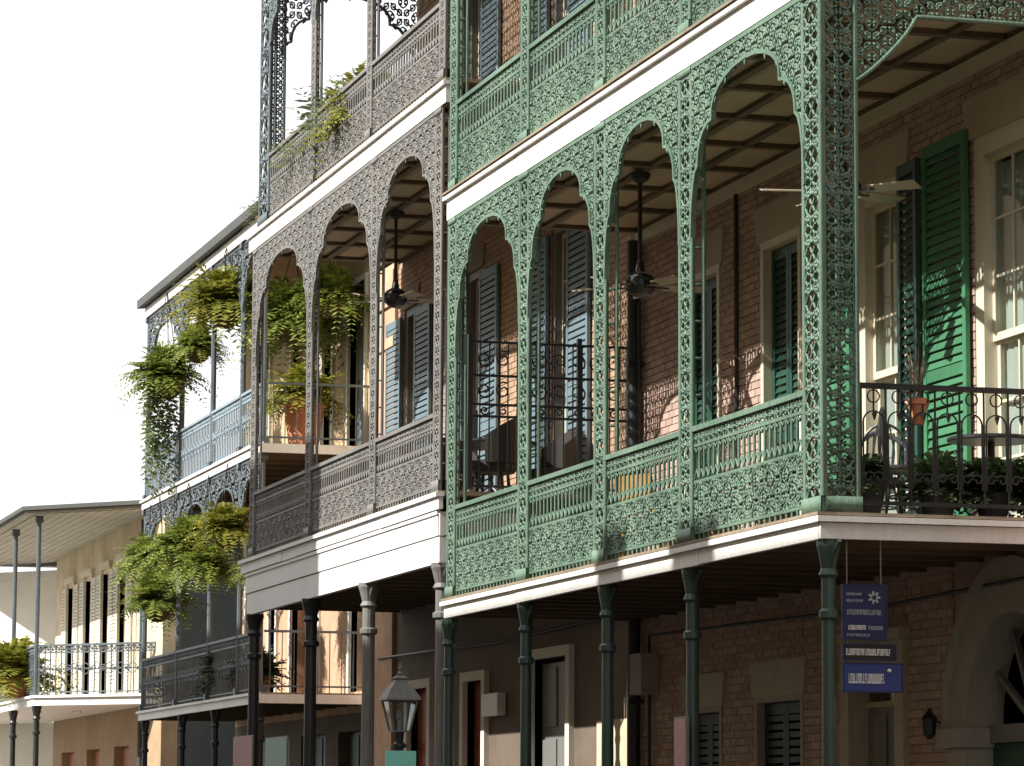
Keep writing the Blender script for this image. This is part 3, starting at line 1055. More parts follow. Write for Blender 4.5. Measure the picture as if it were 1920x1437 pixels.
# decks
Z3, Z4 = 5.2, 9.76
dh = deck(HB, -22.55, -11.55, 0, YW - .005, Z3, 5.0, .13, 'white_cool')
q = MB(); q.box(-22.40, -11.72, .02, .10, 4.72, 4.985); part(q, 'frieze_board', 'white_cool', dh)
q = MB(); q.box(-22.36, -11.76, .035, .11, 4.42, 4.708); part(q, 'frieze_board', 'white_cool', dh)
q = MB(); q.box(-22.42, -11.70, .0, .05, 4.95, 4.992); part(q, 'frieze_moulding', 'white_cool', dh)
for za, zb, i in ((4.425, 4.705, .02), (4.725, 4.98, 0)):
    q = MB(); q.box(-11.71 - i, -11.66 - i, .03, YW - .02, za, zb); part(q, 'frieze_board', 'white_cool', dh)
joists(dh, -22.3, -11.75, .12, YW - .01, 4.5, 4.72, .7, 'ceiling_batten')
dh2 = deck(HB, -22.3, -11.36, 0, YW - .005, Z4, 9.48, .19, 'white_paint')
coffered(dh2, -22.28, -11.4, .05, YW - .01, 9.5, 1.2, .54)
PH = [-21.9, -18.32, -14.77, -11.72]
for x in PH:
    lace_post(HB, x, Z3, 9.47, 0, 'grey_iron', .125, depth=.1, wd=.018)
PH3 = [-21.3, -18.28, -15.12, -11.6]
for x in PH3[1:]:
    lace_post(HB, x, Z4, 13.9, 0, 'grey_iron', .10, depth=.1, wd=.018)
lace_post(HB, PH3[0] - .1, Z4, 13.9, 0, 'blue_iron', .3, depth=.1, wd=.026)  # backlit sky blue coloured into this otherwise grey ironwork
endf = Frame((PH3[0] + .2, 0, 0), (0, 1, 0), (-1, 0, 0))
lace_post(HB, .12, Z4, 13.9, 0, 'blue_iron', .09, fr=endf, back=False)
for k in range(3):
    lace_arch(HB, PH[k], PH[k + 1], 7.8, 9.2, 9.475, 0, 'grey_iron', .125, wd=.024)
    railing_bay(HB, PH[k] + .11, PH[k + 1] - .12, Z3, .89, .02, 'grey_iron')
    lace_arch(HB, PH3[k], PH3[k + 1], 11.9, 12.95, 13.9, 0, 'blue_iron', .1)  # top arches carry the same backlit blue in their colour
    railing_bay(HB, PH3[k] + .1, PH3[k + 1] - .11, Z4, .93, .02, 'grey_iron')
mb = MB(); mb.box(-21.8, -11.4, -.06, .2, 13.92, 14.24); part(mb, 'eave_beam', 'white_paint', HB)
endf2 = Frame((-21.45, 0, 0), (0, 1, 0), (-1, 0, 0))
lace_arch(HB, .2, YW, 12.15, 13.05, 13.9, 0, 'blue_iron', .04, fr=endf2, tile=.2, wd=.02)  # end arch also coloured with the sky light behind it
railing_bay(HB, .2, YW - .05, Z4, .93, 0, 'grey_iron', fr=endf2)
for x in (-11.88, -15.37, -18.57, -22.2):
    iron_column(HB, x, .12, 0, 4.43, .085, 'grey_iron' if x > -16 else 'dark_iron')
# iron screen closing the end of the gallery at the party line
scr = Frame((-11.42, 0, 0), (0, 1, 0), (-1, 0, 0))
mb = MB()
za, zb = Z3 + .03, 6.92
for y in (.3, .92, 1.55, 2.12): stroke(mb, scr, [(y, za), (y, zb)], .05, .05)
for z in (za + .02, 6.02, 6.15, 6.47, 6.84): stroke(mb, scr, [(.3, z), (2.12, z)], .026, .03, d0=.008)
n = 16
for k in range(n):
    y = .36 + 1.7 * (k + .5) / n
    stroke(mb, scr, [(y, za), (y, 6.84)], .013, .014, d0=.012)
for k in range(8):
    y = .36 + 1.7 * (k + .5) / 8
    for z in (6.085, 6.31, 6.655):
        stroke(mb, scr, spiral(y, z, .055 if z < 6.2 else .10, k, 1.3, 12, 1 if k % 2 else -1), .017, .012, d0=.01)
part(mb, 'party_screen', 'dark_iron', HB, label='dark iron screen of bars and scrolls across the gallery end')

# ================================================================== FERN-HUNG BUILDING
TB = root('townhouse', (-37, 4.5, 0), 'peach townhouse with thin dark iron galleries hung with ferns', 'building')
TY, TW = 1.98, 3.9
TX0, TX1 = -42.6, -31.05
oT2 = [(-32.9, -31.7, 7.8, 10.7), (-34.95, -34.2, 7.8, 10.7), (-37.6, -35.15, 7.8, 10.7), (-41.0, -39.6, 7.8, 10.7)]
oT1 = [(-32.6, -31.4, 3.75, 6.9), (-37.4, -35.1, 3.85, 6.6), (-39.3, -38.75, 3.75, 6.9), (-41.5, -40.2, 3.75, 6.9)]
oT0 = [(-33.5, -31.8, .1, 3.1), (-36.5, -34.5, .1, 3.1), (-41.5, -37.5, .1, 3.1)]
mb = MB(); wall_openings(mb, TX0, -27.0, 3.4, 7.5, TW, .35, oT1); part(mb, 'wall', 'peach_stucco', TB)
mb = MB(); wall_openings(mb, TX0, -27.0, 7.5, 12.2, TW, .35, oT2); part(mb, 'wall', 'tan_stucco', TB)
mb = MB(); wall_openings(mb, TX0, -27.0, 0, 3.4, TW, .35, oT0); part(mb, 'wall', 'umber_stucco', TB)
mb = MB(); mb.box(TX0 + .05, -27.05, TW + .9, TW + 1, .05, 12.1); part(mb, 'shade_backing', 'room_shade', TB)
mb = MB(); mb.box(TX0, TX0 + .3, TW + .36, 14, 0, 12.2); mb.box(-27.3, -27.0, TW + .36, 14, 0, 12.2); part(mb, 'side_wall', 'tan_stucco', TB)
for (xa, xb, za, zb), m in zip(oT2, ('blue_iron', 'grey_door', 'red_door', 'grey_door')):
    panel_door(TB, xa + .08, xb - .08, za, zb - .5, TW + .12, m)
    mb = MB(); mb.box(xa - .1, xa, TW - .05, TW + .1, za, zb + .1); mb.box(xb, xb + .1, TW - .05, TW + .1, za, zb + .1); mb.box(xa, xb, TW - .048, TW + .1, zb, zb + .1); part(mb, 'door_casing', 'cream_paint', TB)
for (xa, xb, za, zb), m in zip(oT1, ('blue_iron', 'red_door', 'blue_iron', 'grey_door')):
    panel_door(TB, xa + .08, xb - .08, za, zb - .2, TW + .22, m)
    mb = MB(); mb.box(xa - .14, xa, TW - .05, TW + .1, za, zb + .14); mb.box(xb, xb + .14, TW - .05, TW + .1, za, zb + .14); mb.box(xa, xb, TW - .048, TW + .1, zb, zb + .14); part(mb, 'door_casing', 'white_stucco', TB)
for xa, xb, za, zb in oT0:
    panel_door(TB, xa, xb, za, zb, TW + .2, 'dark_green_shutter')
for zt, zb_, m in ((3.68, 3.5, 'white_paint'), (7.78, 7.62, 'white_paint')):
    d = deck(TB, TX0, TX1, TY, TW - .005, zt, zb_, .13, m)
    q = MB(); q.box(TX1 + .002, TX1 + .05, TY, TW - .02, zb_, zb_ + .15); part(q, 'fascia', m, d)
    joists(d, TX0, TX1, TY + .06, TW - .01, zb_ + .01, zb_ + .1, .9, 'ceiling_batten')
mb = MB(); mb.box(TX0, TX1, TY - .02, TY + .05, 11.42, 11.62); part(mb, 'eave_beam', 'white_paint', TB)
mb = MB(); mb.box(TX0, TX1, TY + .06, TW + .2, 11.50, 11.56); part(mb, 'gallery_ceiling', 'ochre_stucco', TB)
mb = MB(); mb.hexa(((TX0 - .2, TY - .15, 11.64), (TX1 + .1, TY - .15, 11.64), (TX1 + .1, 14, 12.6), (TX0 - .2, 14, 12.6), (TX0 - .2, TY - .15, 11.80), (TX1 + .1, TY - .15, 11.80), (TX1 + .1, 14, 12.8), (TX0 - .2, 14, 12.8))); part(mb, 'roof', 'slate', TB)
PT = [-42.45, -38.75, -35.65, -32.95, -31.2]
for z0, z1 in ((3.68, 7.62), (7.78, 11.42)):
    for x in PT:
        mb = MB(); mb.tube([(x, TY + .06, z0), (x, TY + .06, z1)], .05, 8); mb.box(x - .09, x + .09, TY - .02, TY + .14, z0, z0 + .12); mb.box(x - .09, x + .09, TY - .02, TY + .14, z1 - .1, z1); part(mb, 'iron_post', 'blue_iron', TB)
    for k in range(4):
        lace_arch(TB, PT[k], PT[k + 1], z1 - 1.2, z1 - .32, z1 - .01, TY + .03, 'blue_iron', .03, tile=.3, wd=.018)
        railing_bay(TB, PT[k] + .05, PT[k + 1] - .05, z0, 1.02, TY + .04, 'sky_tint_iron' if z0 > 7 else 'blue_iron', tile=.3, openwork=True)  # upper rails take the colour tinted with sky light
    ef = Frame((TX1 + .0, 0, 0), (0, 1, 0), (-1, 0, 0))
    mb = MB(); mb.bar(ef.p(TY + .1, z0 + 1.0), ef.p(TW - .02, z0 + 1.0), .05, .04); mb.bar(ef.p(TY + .1, z0 + .1), ef.p(TW - .02, z0 + .1), .03, .03)
    for k in range(9): mb.bar(ef.p(TY + .2 + k * .2, z0), ef.p(TY + .2 + k * .2, z0 + 1.0), .014)
    part(mb, 'end_railing', 'blue_iron', TB)
for x in (-42.4, -38.4, -35.2, -31.3):
    iron_column(TB, x, TY + .1, 0, 3.5, .06, 'dark_iron')

# ================================================================== CREAM BUILDING WITH ANGLED GALLERY
CB = root('cream_house', (-56, 3.5, 0), 'cream house at far left with wide overhanging gallery roof and tall shutters', 'building')
A, B, A2 = (-50.0, .95), (-47.5, 3.3), (-66.0, .95)
CW = 3.2
oC2 = [(-52.6, -51.5, 4.4, 7.2), (-55.0, -53.9, 4.4, 7.2), (-57.6, -56.5, 4.4, 7.2), (-60.4, -59.3, 4.4, 7.2)]
oC1 = [(-53, -51, .1, 3.2), (-57, -55, .1, 3.2), (-61, -59, .1, 3.2)]
mb = MB(); wall_openings(mb, -62.5, -47.0, 4.05, 8.11, CW, .35, oC2); part(mb, 'wall', 'cream_stucco', CB)
mb = MB(); wall_openings(mb, -62.5, -47.0, 0, 4.05, CW, .35, oC1); part(mb, 'wall', 'ochre_stucco', CB)
mb = MB(); mb.box(-62.4, -47.1, CW + .9, CW + 1, .05, 8.1); part(mb, 'shade_backing', 'room_shade', CB)
mb = MB(); mb.box(-47.3, -47.0, CW + .36, 12, 0, 8.11); part(mb, 'side_wall', 'slate_paint', CB)
for xa, xb, za, zb in oC2:
    panel_door(CB, xa, xb, za, zb - .1, CW + .2, 'weathered_wood')
    mb = MB(); mb.box(xa - .13, xa, CW - .06, CW + .1, za, zb + .1); mb.box(xb, xb + .13, CW - .06, CW + .1, za, zb + .1); mb.box(xa - .2, xb + .2, CW - .1, CW + .05, zb + .102, zb + .24); part(mb, 'door_casing', 'cream_paint', CB)
    shutter(CB, xb + .15, xb + .68, za, zb, CW - .02, 'white_stucco', slats=False)
    shutter(CB, xa - .68, xa - .15, za, zb, CW - .02, 'white_stucco', slats=False)
for xa, xb, za, zb in oC1: panel_door(CB, xa, xb, za, zb, CW + .2, 'red_door')
poly = [A2, A, B, (-47.5, CW - .01), (-66.0, CW - .01)]
mb = MB(); mb.prism([(-66, .95), (-50, .95), (-47.4, 3.19), (-66, 3.19)], 4.0, 4.16); part(mb, 'gallery_deck', 'white_paint', CB)
mb = MB(); mb.prism([(-66, .90), (-49.98, .90), (-47.3, 3.19), (-66, 3.19)], 4.163, 4.22); part(mb, 'deck_moulding', 'white_paint', CB)
# hipped gallery roof and its boarded soffit
mb = MB()
mb.prism([(-66.2, .7), (-49.9, .7), (-47.0, 3.4), (-47.0, 4.0), (-66.2, 4.0)], 8.12, 8.18)
part(mb, 'soffit', 'soffit_grey', CB)
for k in range(12):
    y = .9 + k * .2
    mb = MB(); mb.box(-66, -49.7 + max(0, y - .9) * 1.05, y, y + .185, 8.100, 8.118); part(mb, 'soffit_board', 'soffit_grey', CB)
mb = MB(); mb.tube([(-49.2, CW - .07, .1), (-49.2, CW - .07, 8.0)], .05, 8); part(mb, 'downpipe', 'slate_paint', CB)
mb = MB()
i = len(mb.v)
lo = [(-66.3, .6), (-49.85, .6), (-46.8, 3.4), (-46.8, 12), (-66.3, 12)]
hi = [(-66.3, 3.2), (-51.0, 3.2), (-49.5, 4.6), (-49.5, 12), (-66.3, 12)]
mb.v += [(x, y, 8.185) for x, y in lo] + [(x, y, 8.27) for x, y in lo] + [(x, y, 8.42) for x, y in hi]
for k in range(5):
    k2 = (k + 1) % 5
    mb.f.append((i + k, i + k2, i + 5 + k2, i + 5 + k))
    mb.f.append((i + 5 + k, i + 5 + k2, i + 10 + k2, i + 10 + k))
mb.f.append((i + 10, i + 11, i + 12, i + 13, i + 14))
mb.f.append((i + 4, i + 3, i + 2, i + 1, i))
part(mb, 'roof', 'slate', CB)
PC = [-65.8, -61.7, -57.6, -53.95, -50.2]
for x in PC:
    mb = MB(); mb.tube([(x, 1.02, 4.22), (x, 1.02, 8.118)], .05, 8); mb.box(x - .08, x + .08, .94, 1.1, 7.95, 8.118); part(mb, 'iron_post', 'blue_iron', CB)
    iron_column(CB, x, 1.05, 0, 4.0, .07, 'dark_iron')
for k in range(4):
    railing_bay(CB, PC[k] + .06, PC[k + 1] - .06, 4.22, 1.1, 1.0, 'blue_iron', tile=.34, openwork=True)
dl = Vector((B[0] - A[0], B[1] - A[1], 0))
fr = Frame((A[0] - .1, A[1] + .08, 0), dl.normalized(), (-dl.normalized().y, dl.normalized().x, 0))
railing_bay(CB, .05, dl.length - .25, 4.22, 1.1, 0, 'blue_iron', fr=fr, tile=.3, openwork=True)
# white wall beyond, turned to the sun
WB = root('white_house', (-66, 6, 0), 'sunlit white house wall beyond the cream house at the left edge', 'building')
mb = MB(); mb.prism([(-70, 1.6), (-66.3, 1.6), (-64.0, 3.6), (-64.0, 12), (-70, 12)], 0, 7.7); part(mb, 'wall', 'white_stucco', WB)
mb = MB(); mb.prism([(-70.2, 1.4), (-66.2, 1.4), (-63.7, 3.6), (-63.7, 12), (-70.2, 12)], 7.702, 7.9); part(mb, 'cornice', 'white_paint', WB)
# distant gabled house seen between the far posts
FH = root('gabled_house', (-110, 2, 0), 'small distant gabled house with grey roof at the left edge', 'building')
mb = MB(); mb.box(-125, -105, -1, 8.4, 0, 8.6); part(mb, 'wall', 'grey_stone', FH)
mb = MB()
mb.hexa(((-126, -1.6, 8.6), (-104, -1.6, 8.6), (-104, 9, 8.6), (-126, 9, 8.6), (-126, 3.6, 11.2), (-104, 3.6, 11.2), (-104, 3.9, 11.2), (-126, 3.9, 11.2)))
part(mb, 'roof', 'slate', FH)
for y in (.5, 2.6, 4.7, 6.6):
    mb = MB(); mb.box(-105.05, -104.95, y, y + .9, 5.6, 7.4); w_ = part(mb, 'window', 'white_paint', FH)
    mb = MB(); mb.box(-104.94, -104.93, y + .1, y + .8, 5.7, 7.3); part(mb, 'pane', 'room_shade', w_)

# ================================================================== BUILDING ACROSS THE STREET (casts the shade on the far galleries)
OB = root('row_building', (-31, -15, 0), 'four storey stucco building across the street, outside the picture', 'building')
mb = MB(); mb.box(-45.0, -17.2, -24, -13.2, 0, 16.4); part(mb, 'wall', 'tan_stucco', OB)
mb = MB(); mb.box(-45.3, -16.95, -24.2, -12.9, 16.402, 16.75); part(mb, 'cornice', 'white_paint', OB)
ROW = root('low_row_building', (8, -15, 0), 'three storey row building behind the camera with chimneys, outside the picture', 'building')
mb = MB(); mb.box(-17.0, 45.0, -24, -13.2, 0, 13.9); part(mb, 'wall', 'tan_stucco', ROW)
mb = MB(); mb.box(-17.0, 45.2, -24.2, -12.95, 13.902, 14.12); part(mb, 'cornice', 'white_paint', ROW)
for x, wd_, h_ in ((-4.55, .75, .55), (-2.2, 1.1, .42), (3.5, 1.2, .9), (12, 1.0, 1.2)):
    mb = MB(); mb.box(x - wd_ / 2, x + wd_ / 2, -14.2, -13.0, 14.122, 14.12 + h_); part(mb, 'chimney', 'brick', ROW)
SB = root('skylight_block_building', (25, 5, 0), 'unseen brick building added across the cross street to cut skylight, outside the picture', 'building')
mb = MB(); mb.box(9.0, 60.0, .4, 14, 0, 12.5); part(mb, 'wall', 'brick_tan', SB)  # added out of view to keep open sky from lighting the gallery walls
mb = MB(); mb.box(8.8, 60.2, .2, 14.2, 12.502, 12.8); part(mb, 'cornice', 'white_paint', SB)
wm = MB(); wm.box(-.55, .55, -.02, .06, 0, 2.3); wme = wm.mesh('window'); wme.materials.append(M['cream_paint'])
gm = MB(); gm.box(-.45, .45, .061, .068, .1, 2.2); gme = gm.mesh('pane'); gme.materials.append(M['room_shade'])
for fl in range(4):
    for k in range(9):
        w_ = part(wme, 'window', 'cream_paint', OB, loc=(-43.4 + k * 3.1, -13.2, 1.0 + fl * 3.9))
        part(gme, 'pane', 'room_shade', w_, world=False)
for fl in range(3):
    for k in range(12):
        w_ = part(wme, 'window', 'cream_paint', SB, loc=(12 + k * 3.6, .4, 1.0 + fl * 3.9))
        w_.rotation_euler = (0, 0, pi)
        part(gme, 'pane', 'room_shade', w_, world=False)
    for k in range(3):
        w_ = part(wme, 'window', 'cream_paint', SB, loc=(9.0, 2.6 + k * 3.8, 1.0 + fl * 3.9))
        w_.rotation_euler = (0, 0, pi / 2)
        part(gme, 'pane', 'room_shade', w_, world=False)
for xa, xb, za, zb in ops3:
    sash_window(GB, xa, xb, za + .02, zb, YW + .04, 'cream_paint', 2, 6, cas=.14, glare_sheet=(za + .1, zb - .2))
    lintel(GB, xa - .16, xb + .16, zb, zb + .34, YW)
for fl in range(3):
    for k in range(19):
        w_ = part(wme, 'window', 'cream_paint', ROW, loc=(-14.6 + k * 3.1, -13.2, 1.0 + fl * 4.2))
        part(gme, 'pane', 'room_shade', w_, world=False)

# ================================================================== THINGS ON AND UNDER THE GALLERIES
def ceiling_fan(loc, drop, label, rz):
    r = root('ceiling_fan', loc, label, 'ceiling fan', 'ceiling fans under the galleries', rz)
    mb = MB(); mb.lathe((0, 0, -.10), [(.03, 0), (.09, .04), (.11, .09), (.11, .10)], 14); part(mb, 'canopy', 'dark_iron', r, world=False)
    mb = MB(); mb.tube([(0, 0, -.06), (0, 0, -drop)], .022, 8); part(mb, 'downrod', 'dark_iron', r, world=False)
    mb = MB(); mb.lathe((0, 0, -drop - .26), [(.03, 0), (.10, .03), (.15, .08), (.16, .16), (.12, .22), (.05, .26), (.035, .36)], 16); part(mb, 'motor', 'dark_iron', r, world=False)
    for k in range(5):
        a = 2 * pi * k / 5
        b = MB()
        c, s_ = cos(a), sin(a)
        def P(u, v, z): return (u * c - v * s_, u * s_ + v * c, -drop - .16 + z)
        b.hexa((P(.26, -.07, .018), P(.70, -.085, .022), P(.70, .085, -.018), P(.26, .07, -.014), P(.26, -.07, .028), P(.70, -.085, .032), P(.70, .085, -.008), P(.26, .07, -.004)))
        bl_ = part(b, 'blade', 'pale_blade', r, world=False)
        b = MB(); b.bar(P(.12, 0, .0), P(.30, 0, .0), .05, .012); part(b, 'blade_arm', 'dark_iron', bl_, world=False)
    return r


f0 = ceiling_fan((-7.84, 1.1, 8.11), 1.0, 'black ceiling fan on a long rod, hanging in the middle of the green gallery', .3)
dup(f0, (-2.2, 1.1, 8.11), .75, 'black ceiling fan with pale blades behind the green corner post', 'ceiling fans under the galleries')
dup(f0, (-18.2, 1.1, 9.45), .2, 'ceiling fan with pale blades under the grey gallery', 'ceiling fans under the galleries')


def fern_mesh(name, seed, R, n, leafl, m, upness=1.0, droop=1.2, k=11, lw=.38):
    rnd = random.Random(seed)
    mb = MB()
    for i in range(n):
        az = rnd.uniform(0, 2 * pi)
        el = radians(rnd.uniform(12, 84)) * upness
        Ln = R * rnd.uniform(.65, 1.2)
        g_ = droop * rnd.uniform(.6, 1.2) * (1.1 if el < .6 else .8)
        tw = rnd.uniform(-.5, .5)
        pts = []
        for j in range(k + 1):
            t = j / k
            h = Ln * cos(el) * t
            z = Ln * (sin(el) * t - g_ * .75 * t * t)
            a2 = az + tw * t * t
            pts.append(Vector((h * cos(a2), h * sin(a2), z)))
        for j in range(1, k + 1):
            p = pts[j]
            d = (pts[j] - pts[j - 1]).normalized()
            s_ = d.cross(Vector((0, 0, 1)))
            s_ = s_.normalized() if s_.length > .05 else Vector((1, 0, 0))
            nrm = s_.cross(d)
            t = j / k
            ll = leafl * (0.35 + sin(pi * min(1, t * .9 + .08))) * rnd.uniform(.8, 1.15)
            for sg in (-1, 1):
                dir_ = (s_ * sg + d * .45 - nrm * rnd.uniform(-.1, .45)).normalized()
                wv = d * (ll * lw / 2)
                mb.quad(p, p + dir_ * ll * .5 + wv, p + dir_ * ll, p + dir_ * ll * .5 - wv)
    me = mb.mesh(name)
    me.materials.append(M[m])
    return me


FERN = [fern_mesh('fronds', 1, .72, 170, .10, 'fern', 1.0, .95, 15, .36), fern_mesh('fronds', 2, .78, 160, .11, 'fern_yellow', 1.0, .95, 15, .36), fern_mesh('fronds', 3, .84, 190, .11, 'fern', 1.0, 1.1, 16, .36)]
bk = MB(); bk.lathe((0, 0, -.26), [(.06, 0), (.15, .05), (.21, .15), (.24, .27), (.22, .27)], 14); BASK = bk.mesh('basket'); BASK.materials.append(M['coir'])


def hanging_fern(x, y, z, ztop, kind, scale, label, trail=False, rz=0.0):
    r = root('hanging_fern', (x, y, z), label, 'hanging plant', 'ferns hung in the far galleries', rz)
    r.scale = (scale,) * 3
    part(BASK, 'basket', 'coir', r, world=False)
    part(FERN[kind], 'fronds', 'fern', r, world=False, kind='stuff')
    h = (ztop - z) / scale
    for k in range(3):
        a = 2 * pi * k / 3
        mb = MB(); mb.tube([(.22 * cos(a), .22 * sin(a), 0), (0, 0, h)], .006, 5); part(mb, 'chain', 'dark_iron', r, world=False)
    if trail:
        rnd = random.Random(5)
        mb = MB()
        for i in range(46):
            x0, y0 = rnd.uniform(-.2, .2), rnd.uniform(-.28, .12)
            ln = rnd.uniform(.7, 1.5)
            nn = int(ln / .05)
            for j in range(nn):
                p = Vector((x0 + .04 * sin(j * .6 + i), y0 + .04 * cos(j * .5 + i), -.1 - j * .05))
                a = rnd.uniform(0, 2 * pi)
                d = Vector((cos(a), sin(a), -.6)) * .085
                s_ = Vector((-sin(a), cos(a), 0)) * .028
                mb.quad(p, p + d * .5 + s_, p + d, p + d * .5 - s_)
        part(mb, 'trailing_stems', 'grass_pale', r, world=False, kind='stuff')
    return r


hanging_fern(-38.9, 1.75, 9.75, 11.45, 0, 1.45, 'light green fern with long trailing stems hung at the far upper corner', True)
hanging_fern(-33.9, 1.9, 10.45, 11.48, 1, 1.5, 'yellow-green fern hung high beside the grey gallery post', rz=1.0)
hanging_fern(-37.0, 2.0, 10.1, 11.48, 0, 1.0, 'smaller fern hung between the two upper far ferns', rz=2.0)
hanging_fern(-32.9, 2.9, 10.1, 11.48, 2, 1.55, 'large fern with yellow lower fronds seen through the first grey arch', rz=.4)
hanging_fern(-31.9, 3.35, 10.35, 11.48, 2, 1.2, 'dark green fern seen through the second grey arch', rz=1.4)
hanging_fern(-36.6, 1.8, 6.35, 7.62, 0, 1.45, 'broad bright green fern hung in the middle of the lower far gallery', rz=.2)
hanging_fern(-33.0, 1.8, 6.45, 7.62, 1, 1.05, 'yellow fern hung beside the shaded white frieze', rz=1.2)
hanging_fern(-39.3, 1.75, 5.6, 7.62, 0, 1.35, 'dark based fern hung lowest at the far lower corner', rz=2.6)
hanging_fern(-35.0, 1.85, 5.95, 7.62, 2, .95, 'small shaded fern below the broad bright fern', rz=3.3)


def pot_plant(loc, pot_h, pot_r, me, sc_, label, cat='potted plant', group=None, pm='terracotta', kname='leaves', rz=0):
    r = root('potted_plant', loc, label, cat, group, rz)
    mb = MB(); mb.lathe((0, 0, 0), [(pot_r * .7, 0), (pot_r * .95, pot_h * .8), (pot_r * 1.08, pot_h * .82), (pot_r * 1.08, pot_h), (pot_r * .9, pot_h)], 14); part(mb, 'pot', pm, r, world=False)
    o = part(me, kname, 'fern', r, world=False, kind='stuff', loc=(0, 0, pot_h - .02))
    o.scale = (sc_,) * 3
    return r


BUSH = [fern_mesh('leaves', 11, .45, 80, .10, 'leaf_dark', 1.1, .7, 7, .6), fern_mesh('leaves', 12, .7, 70, .13, 'grass_pale', 1.15, .55, 9, .25), fern_mesh('leaves', 13, .5, 80, .11, 'leaf_dark', 1.1, .8, 8, .5)]
# low plants in front of the lower far gallery
pot_plant((-31.75, 2.85, 7.785), .85, .36, FERN[1], 1.25, 'large terracotta pot of golden fronds on the upper far gallery, seen through the grey arches', rz=2.4)
pot_plant((-40.7, 2.5, 3.69), .35, .25, BUSH[0], 1.6, 'dark bushy plant on the lower far gallery under the lowest fern', group='plants on the far gallery decks')
pot_plant((-35.4, 2.4, 3.69), .35, .25, BUSH[2], 1.8, 'dark leafy plant on the lower far gallery near the red door', group='plants on the far gallery decks')
pot_plant((-33.2, 2.4, 3.69), .35, .25, BUSH[0], 1.5, 'dark plant on the lower far gallery beside the dark column', group='plants on the far gallery decks')
hanging_fern(-41.2, 1.9, 6.5, 7.62, 2, 1.1, 'half hidden fern at the far end of the lower far gallery', rz=.9)
hanging_fern(-31.9, 2.1, 5.7, 7.62, 0, .8, 'small dark fern close to the far grey column', rz=.5)
# grey gallery, top deck
pot_plant((-19.6, .45, Z4), .45, .22, BUSH[1], 1.25, 'pale grassy plant on the top grey deck nearest the wide corner post', group='plants on the top grey deck')
pot_plant((-18.4, .5, Z4), .5, .22, BUSH[1], 1.75, 'tall pale grassy plant in the middle of the top grey deck', group='plants on the top grey deck', rz=1)
mb_me = FERN[1]
pot_plant((-16.9, .5, Z4), .7, .26, mb_me, 1.25, 'yellowish leafy plant on the top grey deck nearest the wall', group='plants on the top grey deck', rz=2, kname='leaves')
pot_plant((-21.98, .14, Z4), .2, .12, BUSH[1], .6, 'little plant at the outer left corner of the top grey deck', group='plants on the top grey deck')
pot_plant((-15.6, .45, Z4), .4, .22, BUSH[0], .8, 'small dark plant on the top grey deck by the right bay', group='plants on the top grey deck')
# cream house corner plant
pot_plant((-51.9, .8, 4.23), .45, .3, FERN[1], 1.9, 'big yellow plant on the cream house gallery at the left edge')


def cafe_chair(loc, rz, label, m='dark_iron', group='round backed iron chairs on the green gallery'):
    r = root('patio_chair', loc, label, 'chair', group, rz)
    mb = MB(); mb.lathe((0, 0, .43), [(.17, 0), (.21, .008), (.21, .028), (.17, .036)], 18); part(mb, 'seat', m, r, world=False)
    for sx, sy in ((1, 1), (1, -1), (-1, 1), (-1, -1)):
        mb = MB(); mb.tube([(.12 * sx, .12 * sy, .44), (.15 * sx, .15 * sy, .22), (.19 * sx, .19 * sy, 0)], .012, 6); part(mb, 'leg', m, r, world=False)
    mb = MB()
    loop = [(.20 * cos(a), .17, .68 + .26 * sin(a)) for a in [pi * -.15 + pi * 1.3 * t / 16 for t in range(17)]]
    mb.tube([(.17, .13, .45)] + loop + [(-.17, .13, .45)], .013, 6)
    part(mb, 'backrest', m, r, world=False)
    for s_ in (-1, 0, 1):
        mb = MB(); mb.tube([(.06 * s_, .14, .45), (.09 * s_, .165, .7), (.05 * s_, .17, .93)], .008, 5); part(mb, 'back_rod', m, r, world=False)
    mb = MB(); mb.tube([(.14 * cos(a), .14 * sin(a), .22) for a in [2 * pi * t / 14 for t in range(15)]], .008, 5, cap=False); part(mb, 'stretcher', m, r, world=False)
    return r


def cafe_table(loc, R, label, m='dark_iron', group=None):
    r = root('patio_table', loc, label, 'table', group)
    mb = MB(); mb.lathe((0, 0, .70), [(R * .96, 0), (R, .01), (R, .028), (R * .97, .035)], 24); part(mb, 'tabletop', m, r, world=False)
    mb = MB(); mb.tube([(0, 0, .03), (0, 0, .7)], .03, 10); part(mb, 'pedestal', m, r, world=False)
    for k in range(3):
        a = 2 * pi * k / 3 + .4
        mb = MB(); mb.tube([(0, 0, .25), (.16 * cos(a), .16 * sin(a), .12), (.30 * cos(a), .30 * sin(a), .0)], .016, 6); part(mb, 'foot', m, r, world=False)
    return r


c0 = cafe_chair((-.75, 1.05, Z1), radians(150), 'round backed iron chair behind the side railing, nearest the corner post')
cafe_table((-.85, 1.85, Z1), .36, 'round iron table behind the side railing at the right edge', group='iron tables on the galleries')
dup(c0, (-1.75, 1.25, Z1), radians(60), 'round backed iron chair behind the side railing, in front of the lit shutter')
pot_plant((-.28, 1.15, Z1), .22, .15, BUSH[0], 1.0, 'dark leafy plant at the foot of the side railing, left of three', group='plants along the side railing', pm='cushion')
pot_plant((-.30, 1.62, Z1), .22, .15, BUSH[2], 1.05, 'dark leafy plant at the foot of the side railing, middle of three', group='plants along the side railing', pm='cushion')
pot_plant((-.28, 2.0, Z1), .22, .15, BUSH[0], 1.0, 'dark leafy plant at the foot of the side railing, right of three', group='plants along the side railing', pm='cushion', rz=1)
pot_plant((-.35, .55, Z1), .3, .16, BUSH[2], .75, 'dark leafy plant tucked behind the green corner post', rz=2, pm='cushion')
